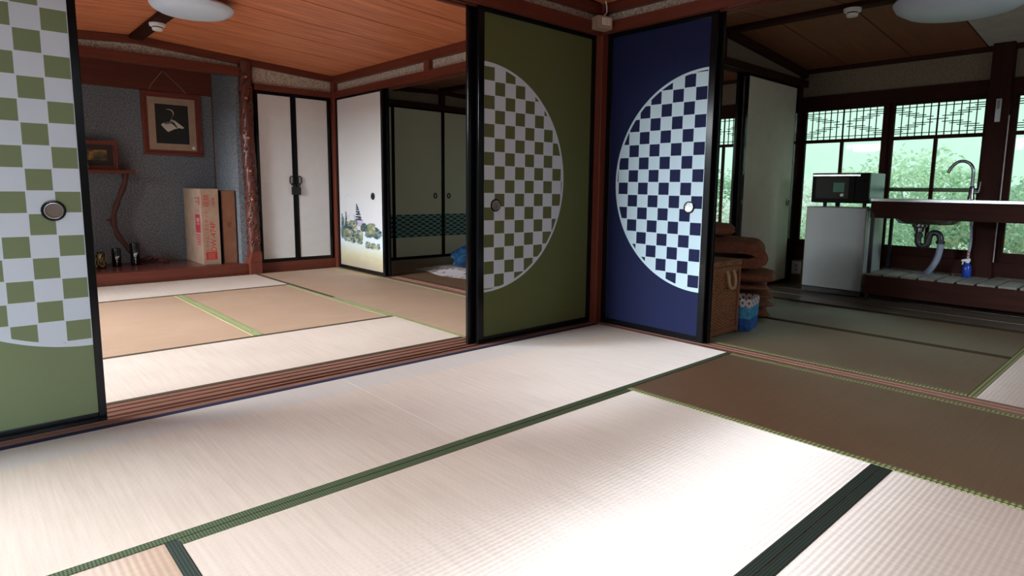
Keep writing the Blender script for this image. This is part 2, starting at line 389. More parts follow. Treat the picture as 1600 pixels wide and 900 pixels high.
# kitchen / closet room
kamoi('x', 0.12, 2.95, 0.004, 0.134, 1.825, 1.885, 'dwood_x')
MB().hexa([(0.12, 0.05, 1.885), (2.95, 0.05, 1.885), (2.95, 0.09, 1.885), (0.12, 0.09, 1.885), (0.12, 0.05, 2.12), (2.95, 0.05, 2.12), (2.95, 0.09, 2.12), (0.12, 0.09, 2.12)]).build('wall_kitchen_left', 'kplaster', kind='structure')
trim(bx(1.42, 1.49, 0.02, 0.05, 1.885, 2.09), 'dwood_z')
trim(MB().hexa([(1.5, 0.01, 2.045), (2.95, 0.01, 1.915), (2.95, 0.05, 1.915), (1.5, 0.05, 2.045), (1.5, 0.01, 2.11), (2.95, 0.01, 1.98), (2.95, 0.05, 1.98), (1.5, 0.05, 2.11)]), 'dwood_x')

# alcove room back wall
YB = 3.65
trim(bx(-0.80, -0.02, YB - 0.01, YB + 0.06, -0.05, 0.098), 'rwood_x')
trim(bx(-0.80, -0.02, YB - 0.02, YB + 0.06, 1.758, 1.815), 'rwood_x')
bx(-0.80, -0.02, YB + 0.012, YB + 0.06, 1.815, 1.985).build('wall_back', 'plaster', kind='structure')
def slope_trim(x0, z0, x1, z1, y0, y1, h, mat):
    return trim(MB().hexa([(x0, y0, z0 - h), (x1, y0, z1 - h), (x1, y1, z1 - h), (x0, y1, z0 - h), (x0, y0, z0), (x1, y0, z1), (x1, y1, z1), (x0, y1, z0)]), mat)
slope_trim(-1.75, 2.085, -0.0, 1.978, YB - 0.03, YB + 0.02, 0.06, 'rwood_x')
slope_trim(-3.5, 1.978, -1.75, 2.085, YB - 0.03, YB + 0.02, 0.06, 'rwood_x')
# plaster over the alcove lintel
MB().hexa([(-3.5, YB + .012, 1.944), (-0.93, YB + .012, 1.944), (-0.93, YB + .06, 1.944), (-3.5, YB + .06, 1.944), (-3.5, YB + .012, 1.98), (-0.93, YB + .012, 2.05), (-0.93, YB + .06, 2.05), (-3.5, YB + .06, 1.98)]).add([(-3.5, YB + .013, 1.97), (-0.93, YB + .013, 2.02), (-1.75, YB + .013, 2.085)], [(0, 1, 2)]).build('wall_back', 'plaster', kind='structure')
trim(bx(-3.2, -0.93, YB - 0.04, YB + 0.06, 1.866, 1.944), 'rwood_x', 0.003)          # alcove lintel
# alcove floor, sides, back
trim(bx(-3.0, -0.93, YB - 0.03, YB + 0.06, -0.05, 0.10), 'rwood_x', 0.004)
M['alcove_floor'] = wood('alcove_floor_board', (0.10, 0.03, 0.02), (0.19, 0.06, 0.045), 'x', 0.22)
trim(bx(-3.0, -0.95, YB + 0.06, 4.42, -0.05, 0.10), 'alcove_floor')
bx(-3.0, -0.90, 4.40, 4.46, 0.05, 2.02).build('wall_alcove_back', 'blue_plaster', kind='structure')
bx(-0.955, -0.90, YB + 0.06, 4.40, 0.05, 2.02).build('wall_alcove_right', 'blue_plaster', kind='structure')
bx(-3.06, -3.0, YB, 4.46, 0.0, 2.02).build('wall_alcove_left', 'blue_plaster', kind='structure')
bx(-3.5, -3.06, YB + 0.0, YB + 0.06, 0.0, 1.99).build('wall_back', 'plaster', kind='structure')
trim(bx(-3.0, -0.956, 4.385, 4.40, 1.745, 2.0), 'rwood_x')
trim(bx(-3.0, -0.93, YB + 0.06, 4.42, 2.0, 2.03), 'rwood_x')
trim(bx(-0.962, -0.955, 4.388, 4.40, 0.10, 1.745), 'rwood_z')

# ceilings: ridge at the middle of every room, boards run down the slope
def ceil_room(xa, xb, y0, y1, zl, zr, mat, joints, odd=None):
    xm = (xa + xb) / 2; root = MB().hexa([(xa - .1, y0, zl + .05), (xm, y0, zr + .05), (xm, y1, zr + .05), (xa - .1, y1, zl + .05), (xa - .1, y0, zl + .1), (xm, y0, zr + .1), (xm, y1, zr + .1), (xa - .1, y1, zl + .1)])
    root.hexa([(xm, y0, zr + .05), (xb + .1, y0, zl + .05), (xb + .1, y1, zl + .05), (xm, y1, zr + .05), (xm, y0, zr + .1), (xb + .1, y0, zl + .1), (xb + .1, y1, zl + .1), (xm, y1, zr + .1)])
    c = root.build('ceiling', 'dwood_x', kind='structure')
    for i in range(len(joints) - 1):
        a, b = joints[i] + .006, joints[i + 1] - .006
        for s, (p, zp, q, zq) in enumerate(((xa, zl, xm, zr), (xm, zr, xb, zl))):
            mm = mat
            if odd and odd == (i, s): mm = 'white_board'
            MB().hexa([(p, a, zp), (q, a, zq), (q, b, zq), (p, b, zp), (p, a, zp + .02), (q, a, zq + .02), (q, b, zq + .02), (p, b, zp + .02)]).build('ceiling_board', mm, c)
    return c
def joints(y0, y1, ref, pitch):
    k = math.ceil((y0 - ref) / pitch); j = [y0]
    while ref + k * pitch < y1 - 1e-6:
        if ref + k * pitch > y0 + 0.03: j.append(ref + k * pitch)
        k += 1
    return j + [y1]
cB = ceil_room(-3.5, 0.0, 0.13, YB, 1.978, 2.09, 'ceil', joints(0.13, YB, 2.45, 0.46))
cA = ceil_room(-3.5, 0.0, -3.65, 0.012, 1.975, 2.09, 'ceil', joints(-3.65, 0.012, -0.3, 0.46))
jc = joints(-3.65, 0.05, -0.33, 0.515)
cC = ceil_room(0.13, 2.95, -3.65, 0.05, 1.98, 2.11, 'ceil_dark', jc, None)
for i in range(len(jc) - 1):
    if abs(jc[i + 1] + 1.36) < 0.02: wi = i
for o in list(cC.children):
    ys = [v.co.y for v in o.data.vertices]; xs = [v.co.x for v in o.data.vertices]
    if abs(sum(ys) / 8 - (jc[wi] + jc[wi + 1]) / 2) < 0.05 and max(xs) > 2.9: o.data.materials[0] = M['white_board']
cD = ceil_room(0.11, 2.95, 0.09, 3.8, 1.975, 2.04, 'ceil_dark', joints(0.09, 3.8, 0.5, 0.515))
trim(bx(-1.80, -1.70, 0.13, YB, 2.055, 2.12), 'dwood_y', 0.004)
trim(bx(-1.80, -1.70, -3.6, 0.012, 2.055, 2.12), 'dwood_y', 0.004)
trim(bx(1.46, 1.56, -3.6, 0.05, 2.072, 2.15), 'dwood_y', 0.004)
trim(bx(1.42, 1.52, 0.09, 3.8, 2.0, 2.08), 'dwood_y', 0.004)

bx(-4.1, 3.6, -4.2, 4.9, 2.24, 2.34).build('added_roof_slab', 'dwood_x', kind='structure')  # unseen slab added to stop sky and sun leaking in from above
# closet room back wall
YD = 3.8
trim(bx(0.10, 2.95, YD - 0.02, YD + 0.06, 1.785, 1.845), 'dwood_x')
bx(0.10, 2.95, YD + 0.01, YD + 0.06, 1.845, 2.05).build('wall_closet_back', 'kplaster', kind='structure')
slope_trim(0.1, 1.975, 1.47, 2.02, YD - 0.02, YD + 0.01, 0.05, 'dwood_x'); slope_trim(1.47, 2.02, 2.95, 1.975, YD - 0.02, YD + 0.01, 0.05, 'dwood_x')
bx(2.17, 2.95, YD, YD + .06, -.05, 1.785).build('wall_closet_back', 'kplaster', kind='structure')
trim(bx(1.43, 1.51, YD - 0.02, YD + 0.02, 1.845, 1.98), 'dwood_z')
trim(bx(0.0, 0.10, YD - 0.08, YD + 0.06, -0.05, 2.0), 'dwood_z')

# outer walls (plain where the photo sees nothing of them), openings for daylight
mb = MB(); W0, W1 = -3.62, -3.56
mb.box(W0, W1, -3.66, -2.2, -.05, 2.1); mb.box(W0, W1, 0.0, 0.3, -.05, 2.1); mb.box(W0, W1, 3.1, 4.5, -.05, 2.1)
for a, b in ((-2.2, 0.0), (0.3, 3.1)): mb.box(W0, W1, a, b, -.05, 0.05); mb.box(W0, W1, a, b, 1.8, 2.1)
mb.build('wall_west', 'kplaster', kind='structure')
mb = MB(); mb.box(-3.62, -3.4, -3.66, -3.6, -.05, 2.1); mb.box(-2.4, 0.8, -3.66, -3.6, -.05, 2.1); mb.box(-3.4, -2.4, -3.66, -3.6, -.05, .05); mb.box(-3.4, -2.4, -3.66, -3.6, 1.8, 2.1); mb.box(1.9, 3.0, -3.66, -3.6, -.05, 2.1); mb.box(0.8, 1.9, -3.66, -3.6, -.05, .1); mb.box(0.8, 1.9, -3.66, -3.6, 1.8, 2.1)
mb.build('wall_south', 'kplaster', kind='structure')
bx(-3.62, 3.1, 4.46, 4.55, -.05, 2.2).build('wall_north', 'kplaster', kind='structure')
def plain_window(n, axis, a0, a1, b, z0, z1, parts=3):
    r = struct('window_%d' % n); mb = MB(); T = 0.05
    f = (lambda p, q, u, v: mb.box(p, q, b - .02, b + .02, u, v)) if axis == 'x' else (lambda p, q, u, v: mb.box(b - .02, b + .02, p, q, u, v))
    f(a0, a0 + T, z0, z1); f(a1 - T, a1, z0, z1); f(a0 + T, a1 - T, z0, z0 + T); f(a0 + T, a1 - T, z1 - T, z1)
    for k in range(1, parts):
        c = a0 + (a1 - a0) * k / parts; f(c - .02, c + .02, z0 + T, z1 - T)
    mb.build('window_frame', 'dwood_z', r)
    for k in range(parts):
        p = a0 + (a1 - a0) * k / parts + .03; q = a0 + (a1 - a0) * (k + 1) / parts - .03
        g = bx(p, q, b - .002, b + .002, z0 + T, z1 - T) if axis == 'x' else bx(b - .002, b + .002, p, q, z0 + T, z1 - T)
        g.build('glass_pane', 'clear_glass', r)
plain_window(5, 'y', -2.2, 0.0, -3.59, 0.05, 1.8, 2)
plain_window(6, 'y', 0.3, 3.1, -3.59, 0.05, 1.8, 3)  # opening widened so the low extra lamp reaches the alcove side wall
plain_window(8, 'x', -3.4, -2.4, -3.63, 0.05, 1.8, 2)  # unseen window, placed so its lamp lights the left door
plain_window(7, 'x', 0.8, 1.9, -3.63, 0.1, 1.8, 2)

M['outer_wood'] = wood('outer_rail_wood', (0.22, 0.16, 0.12), (0.40, 0.32, 0.26), 'y', 0.8)
# east wall with the lattice windows
XW = 2.95
mb = MB(); mb.box(XW, XW + .1, -3.66, 4.5, -.05, 0.225); mb.box(XW, XW + .1, -3.66, 4.5, 1.735, 2.1); mb.box(XW, XW + .1, 3.61, 4.5, .225, 1.735); mb.box(XW, XW + .1, -3.66, -2.9, .225, 1.735)
mb.build('wall_east', 'kplaster', kind='structure')
trim(bx(XW - 0.02, XW + .1, -2.9, 3.61, 1.625, 1.735), 'dwood_y')
trim(bx(XW - 0.03, XW + .1, -2.9, 3.61, 0.225, 0.335), 'dwood_y')
trim(bx(XW - 0.09, XW + .06, -1.54, -1.405, -.05, 2.0), 'dwood_z', 0.005)
trim(bx(XW - 0.09, XW + .06, 0.05, 0.17, -.05, 2.0), 'dwood_z', 0.005)
trim(bx(XW - 0.03, XW, -3.6, 0.05, 1.945, 1.995), 'dwood_y')
trim(bx(XW - 0.03, XW, 0.135, 3.78, 1.945, 1.985), 'dwood_y')
def sash(n, y0, y1, st0, st1, x, mid=None):
    """y0..y1 glass field (y1 is the left end in the photo), st0/st1 stile widths"""
    r = struct('window_%d' % n); xa, xb = x, x + 0.032
    fr = MB(); fr.box(xa, xb, y0 - st0, y0, .335, 1.625); fr.box(xa, xb, y1, y1 + st1, .335, 1.625)
    fr.box(xa, xb, y0, y1, .335, .41); fr.box(xa, xb, y0, y1, 1.60, 1.625)
    fr.build('window_frame', 'dwood_z', r)
    bx(xa + .004, xb - .004, y0, y1, 1.31, 1.34).build('cross_rail', 'dwood_y', r)
    c = (y0 + y1) / 2
    bx(xa + .004, xb - .004, c - .013, c + .013, .41, 1.31).build('muntin', 'dwood_z', r)
    lt = MB(); H0, H1 = 1.34, 1.60; xs = (xa + .008, xa + .018); cell = (y1 - y0) / 12; t = .0032
    for k in range(1, 12):
        y = y0 + k * cell; tt = t * (1.9 if k == 6 else 1); lt.box(xs[0], xs[1], y - tt, y + tt, H0, H1)
    def bar(a, b, zf):
        z = H1 - (H1 - H0) * zf; lt.box(xs[0] - .003, xs[1] + .003, y1 - b * cell, y1 - a * cell, z - .0028, z + .0028)
    for zf in (0.09, 0.91): bar(0, 12, zf)
    rows = [(0, 1.3, .155), (0, 2.4, .225), (.55, 3.4, .29), (1.6, 4.4, .35), (2.65, 5.4, .41)]
    for a, b, zf in rows:
        for q in (zf, 1 - zf): bar(a, b, q); bar(12 - b, 12 - a, q)
    bar(4.6, 7.4, .5)
    lt.build('lattice', 'dwood_z', r, kind='stuff')
    gx = xa + .023
    bx(gx, gx + .003, y0, y1, .41, 1.60).build('glass_pane', 'glass', r)
    if mid: bx(XW + .062, XW + .078, y0, y1, .875, .908).build('outer_rail', 'outer_wood', r)
sash(1, -0.655, 0.0, 0.045, 0.05, XW - .005)
sash(2, -1.37, -0.735, 0.035, 0.05, XW + .03, True)
sash(3, -2.27, -1.585, 0.045, 0.045, XW - .005)
sash(4, 0.55, 1.15, 0.05, 0.05, XW - .005)
sash(9, 1.30, 1.94, 0.05, 0.05, XW - .005)  # this and the next two: unseen sashes added to brighten the closet room
sash(10, 2.14, 2.78, 0.05, 0.05, XW - .005)
sash(11, 2.92, 3.56, 0.05, 0.05, XW - .005)
trim(bx(XW - .005, XW + .06, 0.17, 0.50, .335, 1.625), 'dwood_z'); trim(bx(XW - .005, XW + .06, 1.2, 1.25, .335, 1.625), 'dwood_z'); trim(bx(XW - .05, XW + .06, 1.99, 2.09, -.05, 2.0), 'dwood_z'); trim(bx(XW - .005, XW + .06, 2.83, 2.87, .335, 1.625), 'dwood_z'); trim(bx(XW - .005, XW + .06, -2.9, -2.315, .335, 1.625), 'dwood_z')

# ------------------------------------------------------------------ sliding doors
def ring_pull(root, c, axis, r=0.035, dish='brass'):
    """round recessed finger pull: black ring and dull metal dish"""
    mb = MB()
    s = -1
    mb.lathe([(r * .70, s * .0005), (r * .70, s * .005), (r * .8, s * .007), (r * .95, s * .006), (r, s * .003), (r, s * .0005)], c, 28, axis, caps=False)
    p = mb.build('door_pull', 'lacquer', root, smooth=True)
    MB().lathe([(r * .70, s * .0045), (r * .66, s * .0042), (r * .62, s * .0015), (0.0001, s * .001)], c, 28, axis, caps=False).build('dish', dish, p, smooth=True)
    MB().lathe([(r * .70, s * .0050), (r * .72, s * .0066), (r * .75, s * .0066), (r * .77, s * .0062)], c, 28, axis, caps=False).build('rim', 'steel', p, smooth=True)
def fusuma(name, axis, a0, a1, face, z1, paper, label, stile=0.04, rail=0.03, pull=None, z0=0.003, back='back_paper', group=None, rail_b=0.035, T=0.02, dish='brass'):
    """axis = run direction; a0<a1 extent; face = coordinate of the visible face (panel extends T beyond)"""
    loc = ((a0 + a1) / 2, face + T / 2, 0) if axis == 'x' else (face + T / 2, (a0 + a1) / 2, 0)
    r = thing(name, loc, label, 'sliding door', group)
    def B(mb, p, q, f0, f1, u, v):
        return mb.box(p, q, f0, f1, u, v) if axis == 'x' else mb.box(f0, f1, p, q, u, v)
    mb = MB(); B(mb, a0, a0 + stile, face, face + T, z0, z1); B(mb, a1 - stile, a1, face, face + T, z0, z1)
    B(mb, a0 + stile, a1 - stile, face, face + T, z0, z0 + rail_b); B(mb, a0 + stile, a1 - stile, face, face + T, z1 - rail, z1)
    mb.build('frame', 'lacquer', r, bevel=0.002)
    fld = MB(); B(fld, a0 + stile, a1 - stile, face + .003, face + T - .003, z0 + rail_b, z1 - rail)
    fld.build('paper_panel', paper, r)
    if pull is not None:
        c = (pull, face + .003, 0.765) if axis == 'x' else (face + .003, pull, 0.765)
        ring_pull(r, c, axis == 'x' and 'y' or 'x', 0.035, dish)
    return r
WHITE = (0.60, 0.67, 0.76)
# left green door (mostly outside the picture on its left)
cx = (-3.55 - 2.64) / 2
M['green_l'] = checker('green_check_print_left', -2.665 - cx, 'x', (0.18, 0.225, 0.12), WHITE, 1)  # lighter copy of the right door's green: stronger light put into colour
fusuma('sliding_door', 'x', -3.55, -2.64, 0.05, 1.80, 'green_l', 'green and white checked sliding door at the near left, round pull on it', 0.025, pull=-2.745)
cx = (-0.925 - 0.0) / 2
M['green_r'] = checker('green_check_print', -0.885 - cx, 'x', (0.11, 0.128, 0.048), WHITE, 1)
fusuma('sliding_door', 'x', -0.925, 0.0, 0.05, 1.80, 'green_r', 'dark green sliding door with a half circle of checks, left of the corner post', 0.04, pull=-0.803)
fusuma('sliding_door', 'x', -0.968, -0.04, 0.085, 1.80, 'back_paper', 'door slid behind the dark green half-circle door, only its black edge showing', 0.07)
cy = (-0.75 + 0.0) / 2
M['blue'] = checker('blue_check_print', -0.708 - cy, 'y', (0.008, 0.013, 0.062), (0.60, 0.79, 0.90), -1)
fusuma('sliding_door', 'y', -0.75, 0.0, 0.05, 1.808, 'blue', 'navy blue sliding door with a half circle of white checks, right of the corner post', 0.04, pull=-0.625, dish='steel')
fusuma('sliding_door', 'y', -0.768, -0.04, 0.085, 1.808, 'back_paper', 'door slid behind the navy blue door, only its black edge showing', 0.06)
# kitchen left wall
fusuma('sliding_door', 'x', 1.875, 2.835, 0.04, 1.835, 'cream_paper', 'plain cream sliding door beside the kitchen window and the refrigerator', 0.035, pull=2.76)
fusuma('sliding_door', 'x', 1.80, 2.80, 0.078, 1.835, 'cream_paper', 'door slid behind the plain cream door, only its black edge showing', 0.085)
# landscape door of the alcove room
ld = fusuma('sliding_door', 'y', 2.655, 3.6, 0.0, 1.765, 'white_paper', 'white sliding door painted with a misty landscape and a pagoda', 0.035, pull=2.86, dish='black')
fusuma('sliding_door', 'y', 2.63, 3.58, 0.04, 1.765, 'back_paper', 'door slid behind the landscape door, only its black edge showing', 0.07)

# landscape print on the white door
def landscape_paper():
    t = NT('landscape_print_paper'); x, y, z = t.xyz()
    n = t.noise(t.coord((1, 3, 8)), 2.0, 3)
    zz = t.math('ADD', z, t.math('MULTIPLY', t.math('SUBTRACT', n, 0.5), 0.08))
    c = t.ramp(t.math('MULTIPLY', zz, 1.0), [(0.03, (0.34, 0.27, 0.22)), (0.11, (0.42, 0.36, 0.23)), (0.20, (0.52, 0.51, 0.38)), (0.29, (0.58, 0.67, 0.71)), (0.45, (0.62, 0.61, 0.64)), (1.0, (0.65, 0.64, 0.63))])
    return t.fin(c, 0.9, 0, 0.15)
M['landscape_paper'] = landscape_paper()
for o in ld.children:
    if o.name.startswith('paper_panel'): o.data.materials[0] = M['landscape_paper']
PC = [(0.05, 0.085, 0.085), (0.095, 0.14, 0.115), (0.20, 0.23, 0.13), (0.17, 0.22, 0.22), (0.055, 0.075, 0.10), (0.48, 0.40, 0.56), (0.58, 0.58, 0.62), (0.62, 0.72, 0.76), (0.38, 0.36, 0.24)]
for i, c in enumerate(PC): M['ink%d' % i] = plain('landscape_ink_%d' % i, c, 0.9, 0, 0.1)
pm = MB(); depth = [0.0028]
def pt(cx, cy):
    px = 515 + cx / 8.18; py = 290 + cy / 8.18
    T = [(524, 3.575), (525.4, 3.565), (540, 3.421), (558, 3.188), (582, 2.866), (590.5, 2.69), (600, 2.5)]
    yy = T[-1][1]
    for (p0, y0), (p1, y1) in zip(T, T[1:]):
        if px <= p1: yy = y0 + (y1 - y0) * (px - p0) / (p1 - p0); break
    return (max(2.695, min(3.562, yy)), 0.739 - (py - 311) * 0.00645)
def ink(i, pts):
    depth[0] -= 0.000012; pm.cur = i
    pm.poly([(depth[0],) + pt(*p) for p in pts])
def blob(i, cx, cy, r, sy=1.0, n=8):
    ink(i, [(cx + math.cos(2 * math.pi * k / n) * r * random.uniform(.65, 1.15), cy + sy * math.sin(2 * math.pi * k / n) * r * random.uniform(.65, 1.15)) for k in range(n)])
ink(6, [(140, 185), (225, 113), (305, 168), (262, 150), (226, 128), (190, 155)])
blob(5, 375, 480, 62, .9, 12); blob(5, 300, 440, 50, 1.2, 12); blob(6, 270, 420, 45, 1.2, 12)
for k, (w0, cy) in enumerate(((9, 258), (16, 285), (22, 315), (27, 345), (33, 378), (38, 412), (44, 445))):
    cx = 348 + k * 4; w0 *= 1.12
    ink(4, [(cx - w0, cy), (cx - w0 * .5, cy - 16), (cx + w0 * .5, cy - 16), (cx + w0, cy), (cx + w0 * .8, cy + 7), (cx - w0 * .8, cy + 7)])
    ink(0 if k % 2 else 6, [(cx - w0 * .1, cy + 7), (cx + w0 * .75, cy + 7), (cx + w0 * .7, cy + 17), (cx - w0 * .1, cy + 17)])
for cx, t0, b0, w0 in ((125, 385, 570, 12), (150, 425, 570, 9), (198, 355, 565, 15)):
    for k in range(26):
        f = k / 25; cy = t0 + (b0 - t0) * f; blob(random.choice((0, 0, 1, 3)), cx + random.uniform(-4, 4), cy, 8 + w0 * f * 1.3, 1.2, 7)
def grove(n, x0, x1, y0, y1, r0, r1, cols):
    for _ in range(n):
        f = random.random(); blob(random.choice(cols), random.uniform(x0, x1), y0 + (y1 - y0) * f, random.uniform(r0, r1) * 1.45)
grove(60, 235, 345, 465, 560, 7, 16, (1, 2, 3, 8)); grove(80, 405, 600, 530, 650, 8, 18, (0, 1, 3)); grove(36, 475, 550, 480, 600, 8, 18, (2, 8, 2)); grove(30, 410, 475, 490, 580, 7, 14, (0, 1))
grove(120, 115, 270, 555, 690, 8, 20, (0, 1, 3, 3)); grove(110, 180, 400, 590, 735, 8, 20, (1, 2, 8, 0, 3)); grove(25, 345, 405, 650, 745, 7, 16, (2, 8, 1))
grove(40, 460, 600, 715, 785, 6, 14, (1, 2, 8, 3))
pm.build('painting', ['ink%d' % i for i in range(9)], ld, kind='stuff')

# closet doors of the alcove room
for (a0, a1, lab, side) in ((-0.793, -0.425, 'left white closet door with black frame beside the carved post', 1), (-0.422, -0.045, 'right white closet door with black frame next to the corner of the room', -1)):
    r = thing('closet_door', ((a0 + a1) / 2, YB, 0.1), lab, 'closet door')
    mb = MB(); z0, z1 = 0.101, 1.756; st = 0.027
    mb.box(a0, a0 + st, YB, YB + .02, z0, z1); mb.box(a1 - st, a1, YB, YB + .02, z0, z1); mb.box(a0 + st, a1 - st, YB, YB + .02, z0, z0 + .03); mb.box(a0 + st, a1 - st, YB, YB + .02, z1 - .03, z1)
    mb.build('frame', 'lacquer', r, bevel=.002)
    bx(a0 + st, a1 - st, YB + .004, YB + .017, z0 + .03, z1 - .03).build('paper_panel', 'white_paper', r)
    xc = (a1 - .040) if side > 0 else (a0 + .040)
    w = .017; P = [(xc - w, YB - .006, .885), (xc - w, YB - .006, .94), (xc, YB - .006, .952), (xc + w, YB - .006, .94), (xc + w, YB - .006, .885), (xc, YB - .006, .873)]
    h = MB().tube(P, .006, 8, True).build('ring_handle', 'black', r, smooth=True)
    bx(xc - .006, xc + .006, YB - .008, YB + .002, .86, .880).build('bracket', 'black', r)
lk = thing('door_lock', (-0.4235, YB, 0.80), 'black iron lock clasped across the pair of white closet doors', 'lock')
bx(-.470, -.378, YB - .022, YB - .0005, .765, .845).build('lock_box', 'black', lk, bevel=.003)
bx(-.455, -.432, YB - .018, YB - .0005, .845, .868).build('hasp', 'black', lk); bx(-.415, -.392, YB - .018, YB - .0005, .845, .868).build('hasp', 'black', lk)

# closet doors of the closet room
def wave_paper():
    t = NT('wave_band_paper'); x, y, z = t.xyz(); Pq, Q = 0.110, 0.0275
    row = t.math('FLOOR', t.math('DIVIDE', z, Q)); d = None
    best = None
    for k in (0, 1, 2):
        rk = t.math('SUBTRACT', row, float(k))
        ox = t.math('MULTIPLY', t.math('MODULO', t.math('ADD', rk, 200.0), 2.0), 0.5)
        u = t.math('SUBTRACT', t.math('FRACT', t.math('ADD', t.math('DIVIDE', x, Pq), ox)), 0.5)
        v = t.math('DIVIDE', t.math('SUBTRACT', z, t.math('MULTIPLY', rk, Q)), Pq)
        r = t.math('SQRT', t.math('ADD', t.math('MULTIPLY', u, u), t.math('MULTIPLY', v, v)))
        val = t.math('GREATER_THAN', t.math('SINE', t.math('MULTIPLY', r, 2 * math.pi * 2.6)), 0.1)
        ins = t.math('LESS_THAN', r, 0.5)
        best = (val if best is None else t.mixv(ins, best, val))
    band = t.math('MULTIPLY', t.math('GREATER_THAN', z, 0.262), t.math('LESS_THAN', z, 0.533))
    c = t.mix(best, (0.022, 0.055, 0.080), (0.22, 0.32, 0.30))
    return t.fin(t.mix(band, (0.60, 0.57, 0.47), c), 0.85, 0, 0.15)
def _mixv(s, f, a, b):
    x = s.n('ShaderNodeMix', data_type='FLOAT'); s.set(x.inputs[0], f); s.set(x.inputs[2], a); s.set(x.inputs[3], b); return x.outputs[0]
NT.mixv = _mixv
M['wave_paper'] = wave_paper()
edges = [0.10, 0.80, 1.478, 2.16, 2.84]
labs = ['leftmost cream closet door with a teal wave band, mostly behind the landscape door', 'wide cream closet door with a teal wave band, second from the left', 'wide cream closet door with a teal wave band behind the checked green door']
for i in range(3):
    a0, a1 = edges[i], edges[i + 1]; dy = 0.022 if i == 0 else 0
    if i == 1: a0 -= 0.02
    r = thing('closet_door', ((a0 + a1) / 2, YD + dy, 0), labs[i], 'closet door', 'closet doors with a wave band')
    mb = MB(); z0, z1, st, f = 0.002, 1.786, 0.024, YD - .015 + dy
    mb.box(a0, a0 + st, f, f + .02, z0, z1); mb.box(a1 - st, a1, f, f + .02, z0, z1); mb.box(a0 + st, a1 - st, f, f + .02, z0, z0 + .03); mb.box(a0 + st, a1 - st, f, f + .02, z1 - .025, z1)
    mb.build('frame', 'lacquer', r)
    bx(a0 + st, a1 - st, f + .004, f + .017, z0 + .03, z1 - .025).build('paper_panel', 'wave_paper', r)
    if i in (1, 2):
        c = (a1 - .115) if i == 1 else (a0 + .085)
        pl = MB().lathe([(.026, 0.004), (.026, -.003), (.020, -.005), (.016, -.005), (.016, .002), (.0001, .003)], (c, f, .756), 24, 'y', 1.0, 1.35, False).build('door_pull', 'black', r, smooth=True)
        MB().lathe([(.013, .0025), (.012, -.0005), (.0001, -.001)], (c, f, .756), 20, 'y', .6, 1.5, False).build('dish', 'white_plastic', pl, smooth=True)

# carved alcove post
post = thing('alcove_post', (-0.87, YB - .01, 0), 'carved reddish post with knots and hollows standing at the alcove corner', 'post')
mb = MB(); n = 24; prof = []; vs = []; K = 70
for k in range(K + 1):
    z = 0.135 + (2.0 - .135) * k / K
    for i in range(n):
        a = 2 * math.pi * i / n; r = 0.058 + .003 * math.sin(3 * a + z * 9) + .003 * math.sin(7 * a - z * 41) + random.uniform(-.002, .002)
        vs.append((-0.87 + .008 * math.sin(z * 3) + r * math.cos(a), YB - .01 + r * math.sin(a), z))
mb.add(vs, [(k * n + i, k * n + (i + 1) % n, (k + 1) * n + (i + 1) % n, (k + 1) * n + i) for k in range(K) for i in range(n)] + [tuple(range(n))[::-1], tuple(K * n + i for i in range(n))])
M['carved'] = wood('carved_post_wood', (0.055, 0.014, 0.010), (0.16, 0.045, 0.030), 'z', 0.35)
mb.build('shaft', 'carved', post, smooth=True)
mb = MB(); vs = []
for z, r in ((-.05, .056), (.12, .058), (.20, .05), (.24, .03)):
    for sx, sy in ((-1, -1), (1, -1), (1, 1), (-1, 1)): vs.append((-0.87 + .012 * (z > .15) + sx * r, YB - .01 + sy * (r + .012), z))
for k in range(3): mb.hexa(vs[4 * k:4 * k + 8])
mb.build('foot', 'rwood_z', post, bevel=.004)
def carvings(name, mat, cnt, rad, r0, r1, flat):
    mb = MB()
    for k in range(cnt):
        z = random.uniform(.28, 1.92); a = random.uniform(math.pi * .9, math.pi * 1.9); r = random.uniform(r0, r1); ox = .008 * math.sin(z * 3)
        er = Vector((math.cos(a), math.sin(a), 0)); et = Vector((-math.sin(a), math.cos(a), 0)); ez = Vector((0, 0, 1)); tl = .55
        up = (ez * math.cos(tl) + et * math.sin(tl)); sd = (et * math.cos(tl) - ez * math.sin(tl)); c = Vector((-0.87 + ox, YB - .01, z)) + er * rad; vs = []
        for jj in range(5):
            th = math.pi * jj / 4
            for i in range(8):
                p = 2 * math.pi * i / 8; vs.append(c + sd * (r * math.sin(th) * math.cos(p)) + er * (flat * r * math.sin(th) * math.sin(p)) + up * (2.0 * r * math.cos(th)))
        mb.add(vs, [(j * 8 + i, j * 8 + (i + 1) % 8, (j + 1) * 8 + (i + 1) % 8, (j + 1) * 8 + i) for j in range(4) for i in range(8)])
    mb.build(name, mat, post, smooth=True, kind='stuff')
carvings('carving', 'carved', 110, .059, .007, .011, .75)
M['painted_hollow'] = plain('hollow_shade', (0.018, 0.006, 0.005), .6)  # dark ovals laid on the shaft: shade of the hollows put into colour
carvings('painted_hollow', 'painted_hollow', 90, .0575, .006, .010, .45)
M['knot'] = plain('orange_knot', (0.55, 0.17, 0.08), 0.4)
for z in (1.665, 1.30, .99, 1.86, .72):
    MB().lathe([(.0001, -.072), (.008, -.070), (.013, -.062), (.013, -.05)], (-0.885 + .008 * math.sin(z * 3), YB - .01, z), 12, 'y').build('knot', 'knot', post, smooth=True)

